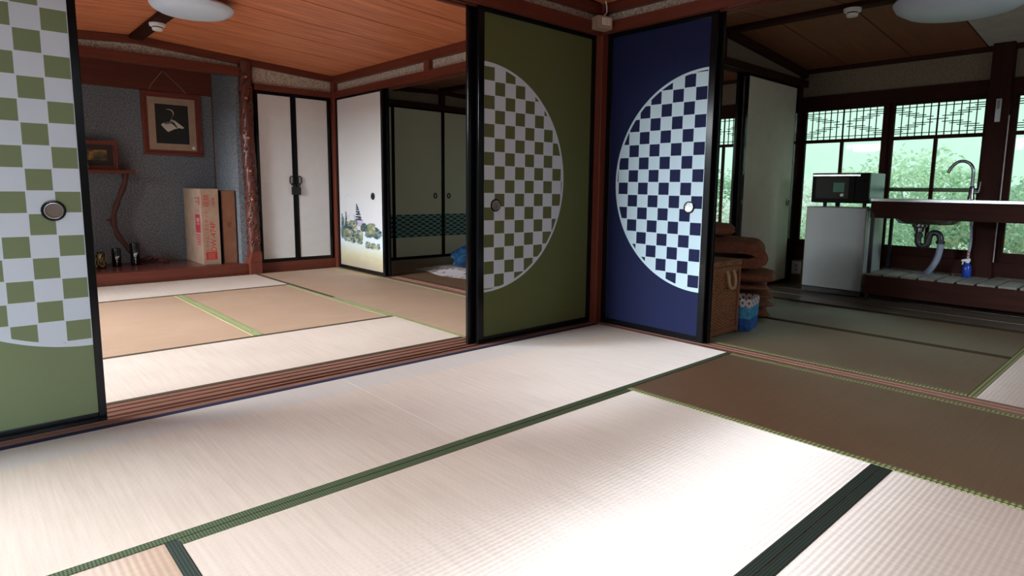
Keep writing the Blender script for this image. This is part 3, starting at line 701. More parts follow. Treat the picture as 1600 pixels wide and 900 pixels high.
# ------------------------------------------------------------------ alcove things
YA = 4.40
def picture(name, x0, x1, z0, z1, y, fw, mats, label, cat, tilt=0):
    r = thing(name, ((x0 + x1) / 2, y, z0), label, cat)
    mb = MB(); yb = y - .001; yf = y - .028
    def fr(q, d0, d1, ya, yb_):
        a0, a1, b0, b1 = x0 + d0, x1 - d0, z0 + d0, z1 - d0; w = d1 - d0
        q.box(a0, a1, ya, yb_, b0, b0 + w); q.box(a0, a1, ya, yb_, b1 - w, b1); q.box(a0, a0 + w, ya, yb_, b0 + w, b1 - w); q.box(a1 - w, a1, ya, yb_, b0 + w, b1 - w)
    fr(mb, 0, fw * .55, yf, yb); fr(mb, fw * .55, fw, yf + .008, yb); mb.build('frame', mats[0], r, bevel=.003)
    return r, (x0 + fw, x1 - fw, z0 + fw, z1 - fw), yf
M['cherry'] = plain('cherry_frame', (0.17, 0.032, 0.02), 0.3)
M['mat_board'] = plain('mat_board', (0.38, 0.26, 0.18), 0.9)
M['night'] = plain('dark_canvas', (0.010, 0.014, 0.014), 0.35)
M['crane_white'] = plain('crane_white', (0.62, 0.56, 0.48), 0.8)
M['crane_grey'] = plain('crane_grey', (0.38, 0.34, 0.29), 0.8)
pr, (a0, a1, b0, b1), yf = picture('framed_picture', -1.592, -1.072, 1.138, 1.744, YA, .052, ['cherry'], 'framed picture of a white crane on black, hanging in the alcove', 'picture')
mw = .062; mb = MB(); y_ = YA - .016
mb.box(a0, a1, y_, y_ + .006, b0, b0 + mw); mb.box(a0, a1, y_, y_ + .006, b1 - mw, b1); mb.box(a0, a0 + mw, y_, y_ + .006, b0 + mw, b1 - mw); mb.box(a1 - mw, a1, y_, y_ + .006, b0 + mw, b1 - mw); mb.build('mat_board', 'mat_board', pr)
cv = bx(a0 + mw, a1 - mw, y_ + .006, y_ + .010, b0 + mw, b1 - mw).build('canvas', 'night', pr)
def cp(u, v): return (a0 + mw + (a1 - a0 - 2 * mw) * u, y_ + .0048, b0 + mw + (b1 - b0 - 2 * mw) * v)
mb = MB()
mb.poly([cp(*p) for p in ((.16, .47), (.22, .52), (.36, .53), (.46, .535), (.56, .47), (.66, .40), (.55, .38), (.44, .33), (.36, .30), (.25, .39))])
mb.poly([cp(*p) for p in ((.44, .60), (.50, .62), (.58, .60), (.70, .53), (.86, .43), (.80, .40), (.72, .42), (.64, .40), (.58, .47), (.50, .55))])
mb.build('crane', 'crane_white', pr)
mb = MB(); neck = [(.44, .56), (.46, .62), (.50, .68), (.545, .745), (.55, .80), (.515, .85), (.46, .875), (.40, .88), (.34, .882)]
for k in range(len(neck) - 1):
    (u0, v0), (u1, v1) = neck[k], neck[k + 1]; w = .030 - .0032 * k
    mb.poly([cp(u0 - w * .6, v0 - w), cp(u0 + w * .6, v0 + w * .4), cp(u1 + w * .6, v1 + w * .4), cp(u1 - w * .6, v1 - w)])
mb.build('crane_neck', 'crane_white', pr)
mb = MB(); mb.poly([cp(*p) for p in ((.50, .58), (.54, .58), (.66, .42), (.60, .42))]); mb.poly([cp(*p) for p in ((.26, .50), (.40, .50), (.46, .54), (.36, .555))]); mb.build('crane_shadow', 'crane_grey', pr)
MB().lathe([(.0001, -.003), (.014, -.002), (.016, 0)], (a1 - .028, y_, b0 + .03), 14, 'y').build('seal', 'white_plastic', pr, smooth=True)
M['cord'] = plain('hanging_cord', (0.45, 0.30, 0.16), 0.7)
xm = (a0 + a1) / 2
MB().tube([(xm + .14, YA - .02, 1.744), (xm + .07, YA - .035, 1.815), (-1.40, YA - .05, 1.94)], .0022, 6).build('cord', 'cord', pr)
MB().tube([(-1.52, YA - .012, 1.744), (-1.50, YA - .02, 1.80), (-1.40, YA - .05, 1.94)], .0022, 6).build('cord', 'cord', pr)
MB().lathe([(.006, -.06), (.006, 0), (.003, .0)], (-1.40, YA - .015, 1.942), 8, 'y').build('nail', 'black', pr)

# alcove shelf carried by a bent branch
sh = thing('branch_shelf', (-1.95, YA - .12, 0.10), 'narrow red shelf in the alcove propped on a bent branch', 'shelf')
bx(-2.6, -1.715, YA - .22, YA - .001, .948, .980).build('board', 'rwood_x', sh, bevel=.003)
path = [(-1.775, YA - .11, .949), (-1.785, YA - .11, .86), (-1.83, YA - .11, .74), (-1.875, YA - .11, .62), (-1.895, YA - .11, .50), (-1.87, YA - .11, .38), (-1.80, YA - .11, .26), (-1.735, YA - .11, .17), (-1.72, YA - .11, .10)]
def smooth_path(P, s=4):
    P = [Vector(p) for p in P]; out = []
    for i in range(len(P) - 1):
        p0, p1, p2, p3 = P[max(i - 1, 0)], P[i], P[i + 1], P[min(i + 2, len(P) - 1)]
        for k in range(s):
            t = k / s; out.append(0.5 * ((2 * p1) + (-p0 + p2) * t + (2 * p0 - 5 * p1 + 4 * p2 - p3) * t * t + (-p0 + 3 * p1 - 3 * p2 + p3) * t ** 3))
    return out + [P[-1]]
M['branch'] = wood('branch_bark', (0.05, 0.016, 0.012), (0.13, 0.04, 0.03), 'z', 0.6)
sp = smooth_path(path)
br = MB().tube(sp, [.024 + .004 * math.sin(i * 1.3) for i in range(len(sp))], 10).build('branch', 'branch', sh, smooth=True)
MB().tube([(-1.89, YA - .11, .515), (-1.93, YA - .12, .522), (-1.955, YA - .125, .515)], [.012, .009, .006], 8).build('stub', 'branch', sh, smooth=True)
# small flower picture leaning on the shelf
fp, (a0, a1, b0, b1), yf = picture('flower_picture', -2.14, -1.825, .982, 1.243, YA - .09, .034, ['cherry'], 'small framed flower picture standing on the red alcove shelf', 'picture')
M['dark_mat'] = plain('dark_picture_mat', (0.025, 0.009, 0.009), 0.6)
mw = .05; bx(a0, a1, YA - .105, YA - .10, b0, b1).build('mat_board', 'dark_mat', fp)
def flower_mat():
    t = NT('flower_painting'); n = t.noise(t.coord(), 14, 3); n2 = t.noise(t.coord((1, 1, 1), (1, 2, 0)), 26, 3)
    return t.fin(t.mix(n2, t.ramp(n, [(0.42, (0.03, 0.028, 0.015)), (0.52, (0.12, 0.09, 0.03)), (0.58, (0.50, 0.20, 0.02)), (0.7, (0.65, 0.40, 0.05))]), (0.04, 0.04, 0.02)), 0.6)
M['flower'] = flower_mat()
bx(a0 + .05, a1 - .05, YA - .1075, YA - .105, b0 + .05, b1 - .05).build('painting', 'flower', fp)
# figurine left of it
fg = thing('figurine', (-2.085, YA - .17, .98), 'tiny pinkish figurine on the shelf in front of the flower picture', 'figurine')
MB().lathe([(.018, .98), (.024, .99), (.022, 1.02), (.012, 1.045), (.010, 1.05)], (-2.085, YA - .17, 0), 14).build('body', plain('figurine_pink', (0.40, 0.10, 0.08), .4), fg, smooth=True)
MB().lathe([(.001, 1.045), (.012, 1.05), (.016, 1.063), (.012, 1.077), (.001, 1.082)], (-2.085, YA - .17, 0), 14).build('head', plain('figurine_head', (0.50, 0.28, 0.20), .5), fg, smooth=True)

# vases, gold ornament, driftwood on the alcove floor
M['gloss_black'] = plain('gloss_black', (0.006, 0.006, 0.008), 0.12)
M['silver_print'] = plain('silver_print', (0.70, 0.66, 0.62), 0.5)
def vase(x, y, r, h, lab):
    v = thing('vase', (x, y, .10), lab, 'vase', 'black cylinder vases in the alcove')
    MB().lathe([(r * .9, .1002), (r, .106), (r, .10 + h * .97), (r * .96, .10 + h), (r * .82, .10 + h), (r * .80, .10 + h * .7), (.0001, .10 + h * .68)], (x, y, 0), 28).build('body', 'gloss_black', v, smooth=True)
    mb = MB(); dx, dy = Vector((CAM.x - x, CAM.y - y)).normalized(); a0 = math.atan2(dy, dx)
    def sp_(u, z): a = a0 + u / r; return (x + (r + .0006) * math.cos(a), y + (r + .0006) * math.sin(a), .10 + z * h)
    mb.poly([sp_(-.012, .50), sp_(.0, .58), sp_(.016, .57), (sp_(.012, .44)), sp_(.004, .36), sp_(-.006, .38)])
    mb.poly([sp_(-.006, .30), sp_(.002, .34), sp_(.008, .28), sp_(.002, .24)]); mb.poly([sp_(-.001, .24), sp_(.003, .24), sp_(.002, .05), sp_(0, .05)])
    mb.poly([sp_(.012, .54), sp_(.024, .60), sp_(.020, .50)])
    mb.build('emblem', 'silver_print', v)
vase(-1.915, 4.15, .036, .165, 'shorter black cylinder vase with a silver emblem, left of the other vase')
vase(-1.765, 4.16, .038, .205, 'taller black cylinder vase with a silver emblem, near the branch foot')
go = thing('gold_ornament', (-2.05, 4.06, .10), 'dark vase with tangled gold pattern beside the black checked door edge', 'ornament')
MB().lathe([(.03, .1002), (.036, .11), (.040, .17), (.034, .23), (.026, .245), (.001, .245)], (-2.05, 4.06, 0), 20).build('body', 'gloss_black', go, smooth=True)
M['gold'] = plain('gold_wire', (0.55, 0.33, 0.10), 0.35, 0.8); mb = MB()
for k in range(7):
    a = random.uniform(3.3, 5.3); pts = []
    for j in range(7):
        z = .115 + .02 * j; a += random.uniform(-.45, .45); pts.append((-2.05 + .041 * math.cos(a), 4.06 + .041 * math.sin(a), z))
    mb.tube(smooth_path(pts, 3), .0025, 5)
mb.build('gold_pattern', 'gold', go, smooth=True, kind='stuff')
dw = thing('driftwood', (-1.60, 4.22, .10), 'low dark piece of driftwood lying on the alcove floor behind the vases', 'driftwood')
P = smooth_path([(-1.70, 4.24, .125), (-1.64, 4.2, .15), (-1.58, 4.22, .14), (-1.52, 4.2, .118), (-1.47, 4.22, .108)], 4)
MB().tube(P, [.022 * (1 - .6 * i / len(P)) + .005 * math.sin(i * 1.9) for i in range(len(P))], 9).build('trunk', 'branch', dw, smooth=True)
MB().tube([(-1.60, 4.21, .14), (-1.57, 4.17, .165), (-1.53, 4.14, .16)], [.012, .009, .005], 7).build('branch', 'branch', dw, smooth=True)

# cardboard boxes
def text(body, size, mat, parent, loc, rot, align='CENTER', ext=.0002, sx=1.0):
    c = D.curves.new('lettering', 'FONT'); c.body = body; c.size = size; c.align_x = align; c.align_y = 'CENTER'; c.extrude = ext; c.resolution_u = 3
    tmp = D.objects.new('lettering_curve', c); COL.objects.link(tmp); bpy.context.view_layer.update()
    me = D.meshes.new_from_object(tmp.evaluated_get(bpy.context.evaluated_depsgraph_get())); D.objects.remove(tmp)
    me.materials.clear(); me.materials.append(M[mat]); me.name = 'lettering'
    o = D.objects.new('lettering', me); COL.objects.link(o)
    o.parent = parent; o.location = Vector(loc) - wloc(parent); o.rotation_euler = rot; o.scale = (sx, 1, 1)
    return o
X0, X1, Y0, Y1, Z0, Z1 = -1.278, -1.122, 3.785, 4.36, .1005, .815
cb = thing('cardboard_box', ((X0 + X1) / 2, (Y0 + Y1) / 2, .10), 'pale upright cardboard box with red printing, standing in the alcove', 'box')
bx(X0, X1, Y0, Y1, Z0, Z1).build('carton', 'card', cb, bevel=.002)
bx(X0 + .002, X1 - .002, Y0 + .002, Y1 - .002, Z1, Z1 + .003).build('flap', 'card', cb)
yf = Y0 - .0006
# spine: lettering runs upwards
RS = Matrix(((0, -1, 0), (0, 0, -1), (1, 0, 0))).to_euler()     # text x -> +z, text y -> -x, faces -y
bx(X0 + .024, X1 - .034, yf, Y0 - .0001, Z0 + .045, Z0 + .118).build('print_block', 'red_print', cb)
for q in range(7):
    zz = Z0 + .054 + .0085 * q; bx(X0 + .032 + .006 * (q % 3), X1 - .045 - .007 * ((q * 2) % 3), yf - .0004, yf, zz, zz + .0028).build('print_line', 'card_print', cb)
text('DW-474P', .070, 'red_print', cb, (X0 + .098, yf, Z0 + .262), RS)
text('スタイルパネルキット', .040, 'red_print', cb, (X0 + .046, yf, Z0 + .315), RS)
text('収納', .060, 'red_print', cb, (X0 + .050, yf, Z0 + .605), RS)
text('-1606', .042, 'red_print', cb, (X0 + .108, yf, Z0 + .585), RS)
# left side: red block and stripes
xf = X0 - .0006; ym = 3.79
M['faded_red'] = plain('faded_red_print', (0.40, 0.022, 0.05), 0.8)
ya, yb = 3.83, 3.985
bx(xf, X0 - .0001, ya, yb, .40, .575).build('print_block', 'faded_red', cb)
bx(xf - .0004, xf, ya + .03, yb - .035, .505, .54).build('print_line', 'card_print', cb); bx(xf - .0004, xf, ya + .045, yb - .05, .475, .495).build('print_line', 'card_print', cb)
for q in range(5): bx(xf, X0 - .0001, ya + .005 * q, yb - .008 * q, .372 - .022 * q, .383 - .022 * q).build('print_stripe', 'faded_red', cb)
bx(xf, X0 - .0001, ya + .02, yb, .595, .622).build('print_stripe', plain('pale_red_print', (.40, .17, .15), .85), cb)
bx(xf, X0 - .0001, 3.825, 3.862, .665, .745).build('print_block', 'faded_red', cb); bx(xf, X0 - .0001, 3.875, 3.985, .722, .735).build('print_stripe', plain('grey_print', (.20, .11, .09), .85), cb); bx(xf, X0 - .0001, 3.875, 3.965, .69, .70).build('print_stripe', 'faded_red', cb)
b2 = thing('cardboard_box', (-1.02, 4.0, .10), 'narrow dark brown cardboard box between the red-printed box and the alcove wall', 'box')
bx(-1.098, -.962, 3.80, 4.30, .1005, .80).build('carton', 'card_dark', b2, bevel=.002)
bx(-1.099, -1.090, 3.799, 4.30, .1005, .801).build('dark_edge', 'black', b2); bx(-.970, -.961, 3.799, 4.30, .1005, .801).build('dark_edge', 'black', b2)
for q, w in enumerate((.030, .040, .040)): bx(-1.03 - w / 2, -1.03 + w / 2, 3.7990, 3.7999, .455 + .016 * q, .461 + .016 * q).build('print_line', 'dark_print', b2)

# ------------------------------------------------------------------ ceiling lamps, smoke detectors, corner box
def shade_mat():
    t = NT('lamp_shade_acrylic'); t.fin((0.62, 0.71, 0.84), 0.35, 0, 0.4); t.b.inputs['Transmission Weight'].default_value = 0.0
    return t.m
M['shade'] = shade_mat()
def ceil_lamp(x, y, r, z0, z1, lab):
    l = thing('ceiling_lamp', (x, y, z1), lab, 'ceiling lamp', 'round ceiling lamps')
    h = z1 - z0
    MB().lathe([(.0001, z0), (r * .5, z0 + h * .06), (r * .8, z0 + h * .18), (r * .95, z0 + h * .38), (r, z0 + h * .58), (r * .97, z0 + h * .70), (r * .90, z0 + h * .74)], (x, y, 0), 48).build('lamp_shade', 'shade', l, smooth=True)
    MB().lathe([(r * .9, z0 + h * .74), (r * .88, z0 + h * .80), (r * .5, z0 + h * .82), (r * .4, z1)], (x, y, 0), 40).build('base', 'white_plastic', l, smooth=True)
ceil_lamp(-1.73, 2.06, .25, 1.955, 2.055, 'round white ceiling lamp over the alcove room')
ceil_lamp(1.50, -1.50, .36, 1.915, 2.072, 'large round ceiling lamp over the kitchen room, unlit')
def smoke(x, y, z, lab):
    s = thing('smoke_detector', (x, y, z), lab, 'smoke detector', 'white smoke detectors on the ridge beams')
    MB().lathe([(.0001, z - .050), (.032, z - .050), (.036, z - .044), (.037, z - .032)], (x, y, 0), 28).build('sensor_cap', 'white_plastic', s, smooth=True)
    MB().lathe([(.034, z - .032), (.034, z - .024)], (x, y, 0), 28).build('slot', 'black', s)
    MB().lathe([(.040, z - .024), (.052, z - .020), (.055, z - .008), (.055, z), (.0001, z)], (x, y, 0), 28).build('body', 'white_plastic', s, smooth=True)
smoke(-1.75, 2.90, 2.055, 'white smoke detector on the ridge beam of the alcove room')
smoke(1.50, -.88, 2.072, 'white smoke detector on the dark beam of the kitchen room')
jb = thing('switch_box', (-0.03, -0.03, 1.83), 'small brown box with a pale vent on top of the corner post', 'switch box')
Rz = Matrix.Rotation(math.radians(-16), 3, 'Z')
def rbox(mb, c, sx, sy, sz, Rm):
    c = Vector(c); pts = []
    for z in (-sz / 2, sz / 2):
        for px, py in ((-sx / 2, -sy / 2), (sx / 2, -sy / 2), (sx / 2, sy / 2), (-sx / 2, sy / 2)): pts.append(c + Rm @ Vector((px, py, z)))
    mb.hexa(pts); return mb
rbox(MB(), (-.055, -.035, 1.845), .105, .075, .072, Rz).build('case', 'beige_plastic', jb, bevel=.003)
c = Vector((-.055, -.035, 1.845)) + Rz @ Vector((.008, -.039, .004)); rbox(MB(), c, .060, .003, .040, Rz).build('vent_panel', 'white_plastic', jb)
for k in range(4):
    rbox(MB(), c + Rz @ Vector((-.020 + .0135 * k, -.002, 0)), .004, .002, .034, Rz).build('slot', 'beige_plastic', jb)
MB().tube([(-.055, -.05, 1.882), (-.03, -.05, 1.91), (-.025, -.045, 1.94), (-.03, -.04, 1.985)], .004, 8).build('cable', 'white_plastic', jb, smooth=True)
th = thing('thermometer', (2.855, -1.47, 1.5), 'slim white thermometer on the post between the windows', 'thermometer')
bx(2.846, 2.8595, -1.495, -1.462, 1.405, 1.575).build('body', plain('thermo_plate', (.55, .55, .55), .5), th, bevel=.002)
bx(2.844, 2.846, -1.487, -1.470, 1.50, 1.565).build('display', plain('thermo_display', (.20, .22, .24), .4), th)
ot = thing('outlet', (2.94, .005, .13), 'white wall outlet plate low beside the refrigerator', 'outlet')
bx(2.938, 2.9495, -.045, .045, .075, .20).build('plate', 'white_plastic', ot, bevel=.002)
for z in (.115, .155): bx(2.936, 2.938, -.012, .012, z - .012, z + .012).build('socket', plain('socket_grey', (.4, .4, .4), .5), ot)
M['thin_cable'] = plain('thin_cable', (.45, .38, .38), .5)
cbx = thing('cable', (2.85, -1.552, .95), 'thin white cable running down the right edge of the window post', 'cable')
MB().tube([(2.852, -1.550, 1.45), (2.852, -1.550, 1.2), (2.852, -1.551, .8), (2.852, -1.550, .34)], .004, 8).build('cord', 'thin_cable', cbx, smooth=True)

# ------------------------------------------------------------------ kitchen
M['fridge'] = plain('fridge_enamel', (0.30, 0.335, 0.32), 0.35, 0, 0.5, 0.03)
fr = thing('refrigerator', (2.66, -.51, 0), 'small white refrigerator with a microwave on top, left of the sink', 'refrigerator')
bx(2.50, 2.88, -.752, -.268, .03, .738).build('body', 'fridge', fr, bevel=.008)
dr = bx(2.452, 2.493, -.754, -.266, .045, .738).build('door', 'fridge', fr, bevel=.010)
bx(2.493, 2.50, -.745, -.275, .05, .73).build('door_seal', 'black', fr)
bx(2.455, 2.50, -.750, -.27, .004, .042).build('kick_plate', 'black', fr)
bx(2.46, 2.51, -.750, -.715, .738, .748).build('hinge', 'black', fr)
for y in (-.73, -.29): bx(2.82, 2.86, y - .02, y + .02, -.004, .03).build('foot', 'black', fr)
M['mw_black'] = plain('microwave_black', (0.006, 0.006, 0.005), 0.5, 0, 0.06)
M['mw_side'] = plain('microwave_side', (0.10, 0.20, 0.18), 0.3)
M['mw_glass'] = plain('microwave_glass', (0.016, 0.016, 0.010), 0.35, 0, 0.08)
mw_ = thing('microwave', (2.65, -.53, .74), 'black microwave oven with a silver handle strip, standing on the refrigerator', 'microwave')
bx(2.485, 2.83, -.752, -.302, .772, 1.022).build('body', 'mw_side', mw_, bevel=.006)
bx(2.452, 2.484, -.648, -.300, .774, 1.020).build('door', 'mw_black', mw_, bevel=.004)
bx(2.449, 2.452, -.60, -.335, .81, .985).build('window', 'mw_glass', mw_)
bx(2.440, 2.452, -.690, -.308, .992, 1.010).build('handle_strip', 'steel', mw_, bevel=.003)
cp_ = bx(2.452, 2.484, -.754, -.650, .774, 1.020).build('control_panel', 'mw_black', mw_, bevel=.004)
MB().lathe([(.0001, -.016), (.016, -.015), (.018, -.004), (.018, 0)], (2.452, -.705, .955), 20, 'x').build('knob', 'mw_black', cp_, smooth=True)
MB().lathe([(.0001, -.014), (.012, -.013), (.014, -.004), (.014, 0)], (2.449, -.552, .838), 20, 'x').build('knob', 'white_plastic', mw_, smooth=True)
bx(2.4475, 2.449, -.566, -.478, .862, .940).build('green_square', plain('green_square_colour', (.02, .16, .085), .5), mw_)  # plain green square on the door front
for y in (-.715, -.40):
    for x in (2.50, 2.79): MB().lathe([(.014, .7385), (.016, .772)], (x, y, 0), 12).build('foot', 'black', mw_)

sk = thing('sink_unit', (2.63, -1.4, 0), 'open steel sink stand with a wooden apron, slatted lower shelf and faucet', 'sink')
SY0, SY1 = -2.55, -.795
# counter with an opening for the basin
mb = MB(); bya, byb = -1.36, -.93
for b in ((2.396, 2.90, SY0, bya), (2.395, 2.90, byb, SY1), (2.395, 2.46, bya, byb), (2.80, 2.90, bya, byb)): mb.box(*b, .800, .812)
mb.build('counter', 'steel', sk)
trim_mb = bx(2.39, 2.405, SY0, SY1, .792, .818).build('counter_rim', 'steel', sk, bevel=.003)
mb = MB(); B0 = (2.46, bya, 2.80, byb)
def loop(x0, y0, x1, y1, z, r, n=5):
    out = []
    for cx, cy, a in ((x1 - r, y1 - r, 0), (x0 + r, y1 - r, 90), (x0 + r, y0 + r, 180), (x1 - r, y0 + r, 270)):
        for k in range(n): t = math.radians(a + 90 * k / (n - 1)); out.append((cx + r * math.cos(t), cy + r * math.sin(t), z))
    return out
lps = [loop(2.452, bya - .01, 2.808, byb + .01, .806, .04), loop(2.46, bya, 2.80, byb, .80, .05), loop(2.47, bya + .01, 2.79, byb - .01, .66, .06), loop(2.49, bya + .03, 2.77, byb - .03, .625, .08), loop(2.55, bya + .12, 2.71, byb - .12, .615, .05)]
nl = len(lps[0]); vs = [p for l in lps for p in l]
mb.add(vs, [(k * nl + i, k * nl + (i + 1) % nl, (k + 1) * nl + (i + 1) % nl, (k + 1) * nl + i) for k in range(4) for i in range(nl)] + [tuple(4 * nl + i for i in range(nl))])
mb.build('basin', 'steel', sk, smooth=True)
bx(2.402, 2.422, SY0, SY1 - .002, .662, .800).build('apron', 'dwood_y', sk, bevel=.002)
bx(2.872, 2.892, SY0, SY1 - .002, .70, .800).build('apron', 'dwood_y', sk)
bx(2.42, 2.872, SY1 - .022, SY1 - .002, .70, .800).build('apron', 'dwood_x', sk)
for x in (2.412, 2.872):
    for y in (SY1 - .022, -2.2): bx(x - .012, x + .012, y - .012, y + .012, -.004, .70).build('leg', 'black', sk)
bx(2.395, 2.425, SY0, SY1 + .0, .045, .200).build('front_board', 'dwood_y', sk, bevel=.003)
bx(2.86, 2.885, SY0, SY1, .10, .200).build('back_board', 'dwood_y', sk)
y = SY1 - .01
while y > SY0 + .12:
    bx(2.397, 2.883, y - .105, y, .200, .216).build('slat', 'slat', sk, bevel=.002); y -= .124
# drain trap
M['pvc'] = plain('dark_grey_pipe', (0.020, 0.022, 0.024), 0.3)
M['hose'] = plain('grey_hose', (0.22, 0.26, 0.33), 0.3)
dx = 2.63
MB().lathe([(.052, .617), (.052, .600), (.038, .59), (.034, .56)], (dx, -1.09, 0), 24).build('strainer', 'chrome', sk, smooth=True)
pth = smooth_path([(dx, -1.09, .565), (dx, -1.088, .50), (dx, -1.090, .475), (dx, -1.105, .452), (dx, -1.13, .445), (dx, -1.152, .46), (dx, -1.160, .485), (dx, -1.166, .525), (dx, -1.180, .55), (dx, -1.205, .555), (dx, -1.228, .545), (dx, -1.240, .515), (dx, -1.242, .485)], 4)
tr = MB().tube(pth, .024, 14).build('drain_trap', 'pvc', sk, smooth=True)
for c, ax in (((dx, -1.09, .53), 'z'), ((dx, -1.242, .485), 'z')): MB().lathe([(.026, -.014), (.031, -.012), (.031, .012), (.026, .014)], c, 16, ax).build('pipe_nut', 'pvc', tr, smooth=True)
MB().tube(smooth_path([(dx, -1.243, .478), (dx, -1.243, .42), (dx, -1.23, .35), (dx, -1.205, .29), (dx + .02, -1.17, .24), (dx + .04, -1.14, .214)], 5), .023, 14).build('drain_hose', 'hose', sk, smooth=True)
# faucet
fc = MB().tube(smooth_path([(2.80, -1.375, .812), (2.80, -1.375, .95), (2.80, -1.374, 1.02), (2.80, -1.367, 1.062), (2.80, -1.345, 1.095), (2.80, -1.305, 1.113), (2.80, -1.265, 1.105), (2.80, -1.23, 1.07), (2.80, -1.207, 1.022)], 5), .012, 12).build('faucet', 'chrome', sk, smooth=True)
MB().lathe([(.024, .8125), (.024, .83), (.019, .85), (.019, .905), (.014, .92)], (2.80, -1.375, 0), 20).build('faucet_base', 'chrome', fc, smooth=True)
MB().tube([(2.80, -1.39, .872), (2.80, -1.425, .875)], .012, 10).build('valve', 'chrome', fc, smooth=True)
MB().tube([(2.80, -1.42, .875), (2.80, -1.424, .90), (2.795, -1.428, .955)], [.010, .007, .006], 10).build('lever', 'chrome', fc, smooth=True)
M['supply'] = plain('supply_hose', (0.32, 0.36, 0.48), 0.4)
sp_h = MB().tube(smooth_path([(2.80, -1.38, .80), (2.80, -1.392, .66), (2.80, -1.402, .56), (2.80, -1.405, .48), (2.79, -1.400, .40), (2.79, -1.398, .345)], 4), .009, 10).build('supply_hose', 'supply', sk, smooth=True)
M['copper'] = plain('red_tape', (0.42, 0.10, 0.06), 0.5)
for z in (.41, .385, .36): MB().lathe([(.010, z - .006), (.012, z), (.010, z + .006)], (2.79, -1.40, 0), 12).build('tape', 'copper', sp_h, smooth=True)
# blue spray bottle under the hose
sb = thing('spray_bottle', (2.78, -1.40, .216), 'blue spray bottle with a white nozzle on the sink shelf slats', 'bottle')
M['blue_plastic'] = plain('blue_plastic', (0.012, 0.05, 0.34), 0.2)
MB().lathe([(.028, .2165), (.031, .222), (.031, .29), (.024, .312), (.014, .322), (.013, .33)], (2.78, -1.40, 0), 24).build('body', 'blue_plastic', sb, smooth=True)
MB().lathe([(.015, .328), (.016, .334), (.016, .345), (.012, .349)], (2.78, -1.40, 0), 16).build('collar', 'white_plastic', sb, smooth=True)
MB().hexa([(2.765, -1.42, .342), (2.795, -1.42, .342), (2.795, -1.362, .336), (2.765, -1.362, .336), (2.768, -1.415, .364), (2.792, -1.415, .364), (2.792, -1.362, .350), (2.768, -1.362, .350)]).build('nozzle', 'white_plastic', sb, bevel=.003)
MB().hexa([(2.772, -1.378, .334), (2.788, -1.378, .334), (2.788, -1.370, .336), (2.772, -1.370, .336), (2.772, -1.372, .312), (2.788, -1.372, .312), (2.788, -1.366, .313), (2.772, -1.366, .313)]).build('trigger', 'white_plastic', sb)

# ------------------------------------------------------------------ basket, box, cushions
def wicker():
    t = NT('wicker'); x, y, z = t.xyz(); n = t.noise(t.coord((8, 8, 60)), 2.5, 4)
    a = t.math('SINE', t.math('MULTIPLY', z, 2 * math.pi / .018)); b = t.math('SINE', t.math('MULTIPLY', t.math('ADD', x, y), 2 * math.pi / .04))
    h = t.math('MULTIPLY', a, b); t.bump(h, 0.5, 0.003)
    c = t.ramp(t.math('MULTIPLY_ADD', h, 0.2, n), [(0.3, (0.12, 0.047, 0.021)), (0.7, (0.42, 0.19, 0.09))])
    return t.fin(c, 0.55, 0, 0.3)
M['wicker'] = wicker(); M['rope'] = plain('rope', (0.50, 0.38, 0.25), 0.9)
M['cane'] = plain('cane', (0.24, 0.105, 0.052), 0.5)
bk = thing('wicker_basket', (.325, -.56, 0), 'tall brown wicker hamper with a lid and rope handle, behind the blue door', 'basket')
bx(.163, .487, -.712, -.41, .004, .415).build('body', 'wicker', bk, bevel=.004)
for x in (.160, .490):
    for y in (-.715, -.407): bx(x - .009, x + .009, y - .009, y + .009, 0.0, .415).build('corner_post', 'cane', bk, bevel=.003)
for z in (.028, .40): 
    mb = MB(); mb.box(.169, .481, -.721, -.713, z - .014, z + .014); mb.box(.169, .481, -.409, -.401, z - .014, z + .014); mb.box(.489, .497, -.70, -.42, z - .014, z + .014); mb.build('band', 'cane', bk, bevel=.002)
for z in (.15, .275): bx(.169, .481, -.7155, -.712, z - .004, z + .004).build('seam', 'cane', bk)
bx(.148, .503, -.728, -.395, .417, .452).build('lid', 'wicker', bk, bevel=.006)
hp = smooth_path([(.345, -.716, .388), (.345, -.728, .36), (.345, -.735, .325), (.352, -.737, .300), (.37, -.738, .286), (.395, -.738, .286), (.412, -.737, .300), (.42, -.735, .325), (.42, -.728, .36), (.42, -.716, .388)], 3)
MB().tube(hp, [.0095 + .0014 * math.sin(i * 2.2) for i in range(len(hp))], 10).build('handle', 'rope', bk, smooth=True)
